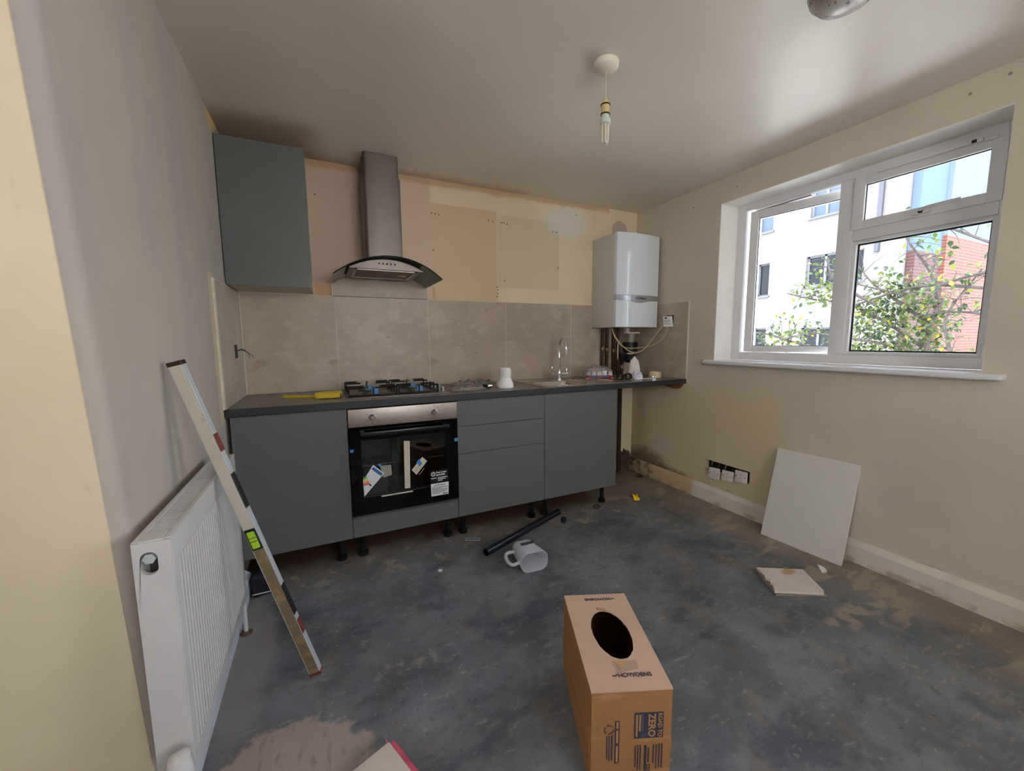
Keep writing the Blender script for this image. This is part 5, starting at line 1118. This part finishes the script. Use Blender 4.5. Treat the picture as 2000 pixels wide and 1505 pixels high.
for k in range(5):
    bm = B(); y_ = -0.85-0.055*k; tube(bm, [(3.05, y_, 0.30), (3.03, y_-0.01, 0.308-0.004*(k % 2)), (3.008, y_-0.02, 0.285)], 0.003, 6)
    o_ = obj('wire', bm, mat('grey_cable_%d' % k, (C(120, 116, 112), C(60, 54, 50), C(140, 134, 126), C(44, 40, 40), C(110, 100, 90))[k], 0.5), wall_right, smooth=True)
obj('recess_lining', bx((3.0655, -1.156, 0.233), (3.066, -0.801, 0.314)), mat('dark_recess', C(40, 34, 30), 0.9), wall_right)

# ------------------------------------------------------------------ ceiling things
lp = thing('pendant_light', 'bare energy-saving bulb hanging by a flex from a round white ceiling rose', 'pendant light', (1.523, -1.44, 2.01))
px_, py_ = 1.521, -1.440
obj('ceiling_rose', lathe(B(), [(0.047, 0), (0.050, -0.004), (0.048, -0.022), (0.038, -0.030), (0.008, -0.034)], (px_, py_, H-0.0004), seg=32), mat('ceiling_rose_white', C(226, 214, 196), 0.4), lp, smooth=True)
obj('flex', cyl(B(), (px_, py_, 2.29), (px_, py_, 2.185), 0.0022, 8), mat('white_flex', C(206, 192, 160), 0.5), lp, smooth=True)
hl = obj('lamp_holder', lathe(B(), [(0.004, 0.0), (0.012, -0.012), (0.0165, -0.028), (0.0175, -0.062), (0.0175, -0.066)], (px_, py_, 2.190), seg=24), mat('aged_cream_holder', C(206, 184, 132), 0.4), lp, smooth=True)
for z_ in (2.160, 2.124): obj('holder_ring', lathe(B(), [(0.0172, 0), (0.0195, 0.001), (0.0195, 0.004), (0.0172, 0.005)], (px_, py_, z_), seg=24), mat('brown_ring', C(58, 42, 30), 0.5), hl, smooth=True)
obj('bulb_base', lathe(B(), [(0.015, 0), (0.016, -0.012), (0.0215, -0.016), (0.0215, -0.034), (0.018, -0.036)], (px_, py_, 2.124), seg=24), mat('bulb_base_white', C(196, 204, 190), 0.35), lp, smooth=True)
M_tubeg = mat('frosted_bulb_tube', C(226, 216, 196), 0.12, spec=0.7, alpha=0.75)
for k in range(3):
    a = 2*PI*k/3+0.5; ox, oy = 0.0105*math.cos(a), 0.0105*math.sin(a); tx_, ty_ = -math.sin(a)*0.006, math.cos(a)*0.006
    bm = B(); tube(bm, [(px_+ox+tx_, py_+oy+ty_, 2.090), (px_+ox+tx_, py_+oy+ty_, 2.030), (px_+ox+tx_*0.6, py_+oy+ty_*0.6, 2.019), (px_+ox-tx_*0.6, py_+oy-ty_*0.6, 2.019), (px_+ox-tx_, py_+oy-ty_, 2.030), (px_+ox-tx_, py_+oy-ty_, 2.090)], 0.0048, 8, n=4); obj('bulb_tube', bm, M_tubeg, lp, smooth=True)
dm = thing('ceiling_dome', 'dirty cloudy ceiling dome with dark specks at the top edge of the picture', 'ceiling fitting', (1.96, -2.03, 2.24))
bm = lathe(B(), [(0.100, 0), (0.100, -0.010), (0.094, -0.030), (0.072, -0.055), (0.035, -0.068), (0.006, -0.071)], (1.975, -2.045, H-0.0004), seg=40)
obj('dome_cover', bm, mat('speckled_dome', C(196, 188, 184), 0.25, alpha=0.85, layers=[
    dict(col=C(96, 84, 80), noise=(60, 0.60, 0.66), amt=0.9), dict(col=C(118, 98, 70), box=[('X', None, 1.915)], noise=(16, 0.42, 0.55), soft=0.03, amt=0.8)]), dm, smooth=True)
obj('dome_base', lathe(B(), [(0.085, 0), (0.085, -0.008)], (1.975, -2.045, H-0.0006), seg=32), M_pearl, dm)

# ------------------------------------------------------------------ outside
GZ = -1.0
tag(obj('yard_ground', bx((3.4, -25, GZ-0.1), (45, 40, GZ)), mat('pale_yard_paving', C(228, 220, 206), 0.9, var=0.15, vscale=0.8), keep=True), 'pale paved yard outside below the window', 'yard')
bd = thing('white_building', 'tall white rendered building with dark windows seen through the left pane', 'building', (22, 12, GZ))
M_render = mat('white_render', C(102, 99, 98), 0.85, var=0.04, vscale=0.6)
M_glassd = mat('far_window_glass', C(18, 22, 30), 0.15, spec=0.25); M_blind = mat('far_window_blind', C(58, 70, 88), 0.5)
M_frd = mat('far_frame', C(74, 78, 84), 0.5)
wins = [(8.264, 8.786, 3.044, 4.42), (4.946, 6.818, 3.242, 4.395), (5.804, 6.790, 5.85, 6.95), (8.22, 8.85, 5.75, 6.70), (5.70, 6.85, 0.85, 1.62), (8.257, 8.834, 0.70, 1.66), (10.4, 11.3, 3.1, 4.4), (10.4, 11.3, 5.75, 6.9)]
bm = B(); Ys = sorted({3.95, 17.0} | {v for w_ in wins for v in w_[:2]}); Zs = sorted({GZ, 8.2} | {v for w_ in wins for v in w_[2:]})
for i in range(len(Ys)-1):
    for j in range(len(Zs)-1):
        cy_, cz_ = (Ys[i]+Ys[i+1])/2, (Zs[j]+Zs[j+1])/2
        if any(w_[0] < cy_ < w_[1] and w_[2] < cz_ < w_[3] for w_ in wins): continue
        box(bm, (18.0, Ys[i], Zs[j]), (18.4, Ys[i+1], Zs[j+1]))
box(bm, (18.4, 3.95, GZ), (26, 4.25, 8.2)); box(bm, (18.4, 16.7, GZ), (26, 17, 8.2)); box(bm, (18.4, 4.25, 8.0), (26, 16.7, 8.2))
obj('wall', bm, M_render, bd)
obj('roof_parapet', bx((17.9, 3.95, 8.2), (26.1, 17.1, 8.45)), M_frd, bd)
for i, (ya, yb, za, zb_) in enumerate(wins):
    bm = B(); s = 0.06
    for lo, hi in (((18.12, ya, za), (18.2, ya+s, zb_)), ((18.12, yb-s, za), (18.2, yb, zb_)), ((18.12, ya, za), (18.2, yb, za+s)), ((18.12, ya, zb_-s), (18.2, yb, zb_))): box(bm, lo, hi)
    nm = 3 if yb-ya > 1.5 else (2 if yb-ya > 0.8 else 1)
    for k in range(1, nm): y_ = ya+(yb-ya)*k/nm; box(bm, (18.12, y_-0.04, za), (18.2, y_+0.04, zb_))
    wn_ = obj('window', bm, mat('far_frame_white', C(92, 96, 102), 0.5) if i != 0 else M_frd, bd)
    obj('pane', bx((18.17, ya+0.02, za+0.02), (18.19, yb-0.02, zb_-0.02)), M_blind if i in (2, 3) else M_glassd, wn_)
    obj('sill', bx((17.93, ya-0.06, za-0.07), (18.12, yb+0.06, za)), M_frd, wn_)
dp = obj('downpipe', bx((17.86, 4.50, 4.15), (17.99, 4.62, 8.2), 0.02), mat('dark_downpipe', C(58, 60, 68), 0.5), bd)
def brick_mat(name, c1, c2, mortar, axis):
    m = bpy.data.materials.new(name); m.use_nodes = True; nt = m.node_tree; nd = nt.nodes; lk = nt.links; p = nd['Principled BSDF']; p.inputs['Roughness'].default_value = 0.9
    geo = nd.new('ShaderNodeNewGeometry'); sp = nd.new('ShaderNodeSeparateXYZ'); lk.new(geo.outputs['Position'], sp.inputs[0]); cm = nd.new('ShaderNodeCombineXYZ')
    lk.new(sp.outputs[axis], cm.inputs[0]); lk.new(sp.outputs[2], cm.inputs[1])
    br = nd.new('ShaderNodeTexBrick'); lk.new(cm.outputs[0], br.inputs['Vector']); br.inputs['Scale'].default_value = 1.0
    br.inputs['Brick Width'].default_value = 0.225; br.inputs['Row Height'].default_value = 0.11; br.inputs['Mortar Size'].default_value = 0.014
    br.inputs['Color1'].default_value = c1; br.inputs['Color2'].default_value = c2; br.inputs['Mortar'].default_value = mortar
    n = nd.new('ShaderNodeTexNoise'); n.inputs['Scale'].default_value = 0.8; lk.new(geo.outputs['Position'], n.inputs['Vector'])
    mx = nd.new('ShaderNodeMix'); mx.data_type = 'RGBA'; mx.blend_type = 'MULTIPLY'; mr = nd.new('ShaderNodeMapRange'); lk.new(n.outputs['Fac'], mr.inputs[0]); mr.inputs[3].default_value = 0.0; mr.inputs[4].default_value = 0.35
    lk.new(mr.outputs[0], mx.inputs[0]); lk.new(br.outputs['Color'], mx.inputs[6]); mx.inputs[7].default_value = (0.7, 0.6, 0.55, 1); lk.new(mx.outputs[2], p.inputs['Base Color'])
    return m
bb_ = thing('brick_building', 'red brick building with a grey upper storey seen through the right pane', 'building', (28, 6, GZ))
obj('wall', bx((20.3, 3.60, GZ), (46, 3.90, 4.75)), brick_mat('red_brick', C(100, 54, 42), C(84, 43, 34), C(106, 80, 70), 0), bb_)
obj('dark_brick_wall', bx((18.42, 3.72, GZ), (20.3, 3.93, 4.10)), brick_mat('dark_brick', C(70, 42, 40), C(58, 34, 36), C(82, 62, 62), 0), bb_)  # short stretch in darker brick than the red wall
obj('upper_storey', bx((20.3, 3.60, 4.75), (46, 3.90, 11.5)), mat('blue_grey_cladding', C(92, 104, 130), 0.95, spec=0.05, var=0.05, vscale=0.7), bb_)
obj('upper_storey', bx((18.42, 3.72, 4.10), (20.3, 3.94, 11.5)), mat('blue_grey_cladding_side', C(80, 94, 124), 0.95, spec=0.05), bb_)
obj('meter_box', bx((27.6, 3.50, 2.6), (28.3, 3.60, 3.5)), M_blind, bb_)
# tree just outside
tree = thing('garden_tree', 'leafy green and yellow tree in the yard right outside the window', 'tree', (6.9, -0.75, GZ))
M_bark = mat('tree_bark', C(62, 54, 52), 0.8, var=0.3, vscale=12)
rnd = random.Random(11)
bm = B(); tube(bm, [(6.9, -0.75, GZ), (6.85, -0.72, 0.2), (6.75, -0.70, 0.95), (6.72, -0.74, 1.35), (6.78, -0.80, 1.65)], 0.06, 8, rr=lambda s: 0.065-0.045*s); obj('trunk', bm, M_bark, tree, smooth=True)
branches = [
    [(6.72, -0.72, 0.95), (6.60, -0.45, 1.12), (6.45, -0.15, 1.20), (6.35, 0.25, 1.28), (6.3, 0.55, 1.22)],
    [(6.74, -0.74, 1.35), (6.6, -0.50, 1.62), (6.5, -0.28, 1.85), (6.45, -0.12, 2.10)],
    [(6.75, -0.78, 1.60), (6.70, -0.70, 1.95), (6.6, -0.55, 2.25), (6.55, -0.45, 2.50)],
    [(6.72, -0.70, 1.10), (6.65, -0.30, 1.45), (6.6, 0.05, 1.65), (6.5, 0.42, 1.75), (6.45, 0.70, 1.85)],
    [(6.72, -0.70, 0.70), (6.5, -0.10, 0.95), (6.4, 0.50, 1.15), (6.3, 0.95, 1.30), (6.2, 1.25, 1.25)],
    [(6.72, -0.70, 0.60), (6.5, 0.10, 0.85), (6.3, 0.70, 0.95), (6.2, 1.2, 0.95)],
    [(6.4, -1.75, 1.95), (6.45, -1.40, 2.02), (6.5, -0.9, 2.35), (6.5, -0.65, 2.52)],
    [(6.3, -1.80, 1.60), (6.4, -1.3, 1.68), (6.5, -0.7, 1.78), (6.5, -0.1, 1.62), (6.45, 0.1, 1.50)],
    [(6.2, -1.80, 1.78), (6.35, -1.2, 1.84), (6.5, -0.6, 1.72), (6.5, -0.05, 1.90)],
    [(6.3, -1.80, 1.20), (6.4, -1.35, 1.40), (6.5, -1.0, 1.48), (6.6, -0.6, 1.45)],
    [(6.4, -1.1, 0.8), (6.4, -1.0, 1.15), (6.45, -0.95, 1.45), (6.5, -1.15, 1.9)],
    [(6.5, -0.3, 1.62), (6.4, 0.0, 1.85), (6.4, 0.15, 2.05), (6.38, 0.18, 2.25)]]
tips = []
for b_ in branches:
    bm = B(); tube(bm, b_, 0.02, 6, rr=lambda s: 0.022-0.015*s); br = obj('branch', bm, M_bark, tree, smooth=True)
    pts = smooth_path(b_, 8)
    tb = B()
    for k in range(3, len(pts), 2):
        for q in range(2):
            dv = Vector((rnd.uniform(-1, 1), rnd.uniform(-1, 1), rnd.uniform(-0.5, 1.1))).normalized()*rnd.uniform(0.12, 0.34)
            e = pts[k]+dv; mid = pts[k]+dv*0.5+Vector((rnd.uniform(-.03, .03), rnd.uniform(-.03, .03), 0.02))
            tube(tb, [pts[k], mid, e], 0.004, 4, n=3, rr=lambda s: 0.005-0.0035*s); tips += [e, mid, pts[k]*0.4+e*0.6]
    tw_ = obj('twigs', tb, M_bark, br); tw_['kind'] = 'stuff'
def leaf_mesh(name, m, sc):
    bm = B(); prof_ = [(0, 0), (0.16, 0.22), (0.30, 0.5), (0.24, 0.8), (0, 1.05)]
    mid = [bm.verts.new((0, v, 0.06*math.sin(v*PI))) for _, v in prof_[1:-1]]
    a = bm.verts.new((0, 0, 0)); z_ = bm.verts.new((0, 1.05, -0.1))
    for s in (1, -1):
        ed = [bm.verts.new((s*u, v, 0.10)) for u, v in prof_[1:-1]]
        bm.faces.new((a, ed[0], mid[0])); bm.faces.new((mid[0], ed[0], ed[1], mid[1])); bm.faces.new((mid[1], ed[1], ed[2], mid[2])); bm.faces.new((mid[2], ed[2], z_))
    bm.transform(Matrix.Scale(sc, 4)); me = bpy.data.meshes.new(name); bm.to_mesh(me); bm.free(); me.materials.append(m); return me
def leafmat(name, c):
    m = mat(name, c, 0.4, var=0.15, vscale=9); m.use_backface_culling = False
    nt = m.node_tree; p = nt.nodes['Principled BSDF']; t = nt.nodes.new('ShaderNodeBsdfTranslucent'); t.inputs[0].default_value = (min(1, c[0]*1.6), min(1, c[1]*1.6), c[2]*0.7, 1)
    mx = nt.nodes.new('ShaderNodeMixShader'); mx.inputs[0].default_value = 0.3; out = nt.nodes['Material Output']
    nt.links.new(p.outputs[0], mx.inputs[1]); nt.links.new(t.outputs[0], mx.inputs[2]); nt.links.new(mx.outputs[0], out.inputs[0]); return m
lm = [leaf_mesh('leaf', leafmat('leaf_green', C(62, 80, 34)), 0.062), leaf_mesh('leaf', leafmat('leaf_dark', C(34, 50, 28)), 0.066), leaf_mesh('leaf', leafmat('leaf_olive', C(92, 98, 40)), 0.060), leaf_mesh('leaf', leafmat('leaf_yellow', C(168, 128, 26)), 0.056)]
def leaf_matrix(p):
    q = Matrix.Rotation(rnd.uniform(0, 2*PI), 4, 'Z') @ Matrix.Rotation(rnd.uniform(-1.3, 1.3), 4, 'X') @ Matrix.Rotation(rnd.uniform(-1.0, 1.0), 4, 'Y')
    return Matrix.Translation(p) @ q @ Matrix.Scale(rnd.uniform(0.7, 1.2), 4)
rnd.shuffle(tips)
Tinv = WM[tree.name].inverted()
def pick(): r_ = rnd.random(); return 0 if r_ < 0.42 else 1 if r_ < 0.68 else 2 if r_ < 0.93 else 3
for k in range(280):
    p = tips[k % len(tips)]+Vector((rnd.uniform(-.05, .05), rnd.uniform(-.07, .07), rnd.uniform(-.06, .06)))
    o = bpy.data.objects.new('leaf', lm[pick()]); COL.objects.link(o); o.parent = tree; o.matrix_basis = Tinv @ leaf_matrix(p)
for gi, me in enumerate(lm):        # the rest of the foliage, one mesh per leaf colour
    bm = B()
    for k in range((900, 900, 600, 60)[gi]):
        rr0 = rnd.random()
        if rr0 < 0.10:
            c_ = ((6.5, 0.22, 1.80), (6.45, 0.55, 1.28), (6.4, 0.80, 1.12))[rnd.randrange(3)]
            p = Vector(c_)+Vector((rnd.gauss(0, .10), rnd.gauss(0, .13), rnd.gauss(0, .11)))
        elif rr0 < 0.34: p = tips[rnd.randrange(len(tips))]+Vector((rnd.uniform(-.08, .08), rnd.uniform(-.10, .10), rnd.uniform(-.09, .09)))
        else:
            a = rnd.uniform(0, 2*PI); rr_ = math.sqrt(rnd.random()); p = Vector((6.7+rnd.uniform(-.2, .3), -0.42+0.48*rr_*math.cos(a), 1.25+0.62*rr_*math.sin(a)))
        b2 = B(); b2.from_mesh(me); b2.transform(leaf_matrix(p)); tmp = bpy.data.meshes.new('t'); b2.to_mesh(tmp); b2.free(); bm.from_mesh(tmp); bpy.data.meshes.remove(tmp)
    o = obj('foliage', bm, me.materials[0], tree); o['kind'] = 'stuff'
bpy.context.view_layer.update()
